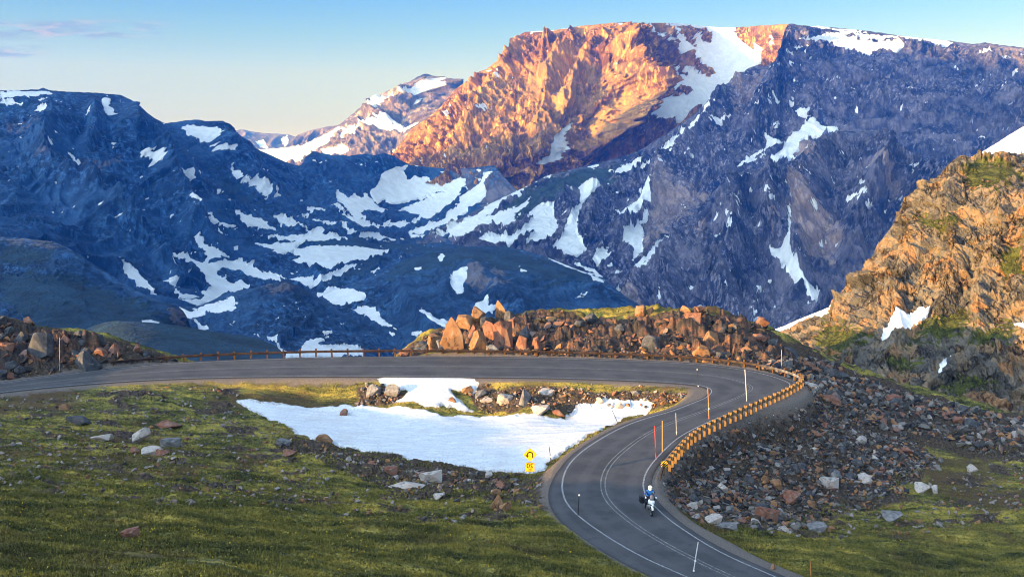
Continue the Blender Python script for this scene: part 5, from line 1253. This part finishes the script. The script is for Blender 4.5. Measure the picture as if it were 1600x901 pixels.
    for s, q in ((-1,'l'), (1,'r')):
        J.update({q+'sh': (s*.20,-.78,1.43), q+'el': (s*.36,-.66,1.22), q+'wr': (s*.34,-.44,1.15), q+'ha': (s*.345,-.38,1.135),
                  q+'hip': (s*.10,-.90,.95), q+'kn': (s*.25,-.50,.80), q+'an': (s*.23,-.80,.40), q+'to': (s*.24,-.64,.33)})
        ed += [('chest',q+'sh'),(q+'sh',q+'el'),(q+'el',q+'wr'),(q+'wr',q+'ha'),('pel',q+'hip'),(q+'hip',q+'kn'),(q+'kn',q+'an'),(q+'an',q+'to')]
        rad.update({q+'sh':(.085,.085), q+'el':(.062,.062), q+'wr':(.045,.045), q+'ha':(.045,.04), q+'hip':(.11,.11), q+'kn':(.085,.085), q+'an':(.06,.06), q+'to':(.055,.045)})
    names = list(J); me = bpy.data.meshes.new('body'); me.from_pydata([J[n] for n in names], [(names.index(a), names.index(b)) for a, b in ed], [])
    body = bpy.data.objects.new('body', me); col.objects.link(body); body.parent = pr
    sk = body.modifiers.new('skin', 'SKIN'); sk.use_smooth_shade = True; body.modifiers.new('sub', 'SUBSURF').levels = 2; body.modifiers['sub'].render_levels = 2
    for i, n in enumerate(names): me.skin_vertices[0].data[i].radius = rad[n]
    me.skin_vertices[0].data[0].use_root = True
    t = MT('riding suit'); sx_ = t.n.new('ShaderNodeSeparateXYZ'); t.l.new(t.obj(), sx_.inputs[0])
    ax = t.math('ABSOLUTE', sx_.outputs[0]); blue = t.math('MULTIPLY', t.math('GREATER_THAN', sx_.outputs[2], 1.08), t.math('LESS_THAN', ax, .235))
    c = t.mix(blue, (.012,.014,.022), (.012,.10,.42)); c = t.mix(t.math('MULTIPLY', t.math('GREATER_THAN', sx_.outputs[2], 1.09), t.math('GREATER_THAN', ax, .30)), c, (.03,.06,.20))
    me.materials.append(t.done(c, .7))
    for s in (-1, 1):
        bm = bmesh.new()
        for k in range(4): yy = -.40+0; tube(bm, [(s*(.30+.024*k),-.42,1.15),(s*(.30+.024*k),-.36,1.14),(s*(.30+.024*k),-.345,1.10),(s*(.30+.024*k),-.375,1.08)], .0125, 6)
        tube(bm, [(s*.29,-.43,1.13),(s*.285,-.39,1.10),(s*.30,-.37,1.085)], .014, 6)
        bmobj('glove', bm, plain('white glove', (.62,.62,.62), .6), pr, True)
    bm = bmesh.new(); bmesh.ops.create_uvsphere(bm, u_segments=24, v_segments=16, radius=.145)
    for v in bm.verts:
        v.co.y *= 1.15; v.co.z *= 1.05
        if v.co.z < -.02 and v.co.y > 0: v.co.y += .03; v.co.z *= 1.08
    hm = bmobj('helmet', bm, plain('helmet shell', (.80,.80,.74), .25), pr, True); hm.location = (0,-.72,1.66); hm.rotation_euler = (R(-8),0,0)
    bm = bmesh.new(); n = 9; pv = None
    for k in range(n):
        a = R(-62+124*k/(n-1)); q = [bm.verts.new((.150*math.sin(a), .173*math.cos(a)*1.0, z)) for z in (-.045,.0,.045)]
        if pv: bm.faces.new((pv[0],q[0],q[1],pv[1])); bm.faces.new((pv[1],q[1],q[2],pv[2]))
        pv = q
    bmobj('visor', bm, plain('dark visor', (.015,.016,.02), .08), hm, True)
motorcycle()

# ------------------------------------------------------------------ evening haze
def haze():
    bm = bmesh.new(); bmesh.ops.create_cube(bm, size=1)
    me = bpy.data.meshes.new('haze'); bm.to_mesh(me); bm.free()
    for v in me.vertices:
        v.co = (v.co.x*14000, 5200+v.co.y*17000, -800+ (v.co.z+.5)*2420)
    m = bpy.data.materials.new('haze'); m.use_nodes = True; n = m.node_tree.nodes; n.clear()
    o = n.new('ShaderNodeOutputMaterial'); v = n.new('ShaderNodeVolumePrincipled')
    v.inputs['Color'].default_value = (*HAZE_COLOR, 1); v.inputs['Density'].default_value = HAZE_DENSITY; v.inputs['Absorption Color'].default_value = (.95, .97, 1, 1); v.inputs['Anisotropy'].default_value = .0
    m.node_tree.links.new(v.outputs[0], o.inputs['Volume'])
    h = link('haze', me, m); h['kind'] = 'stuff'
haze()
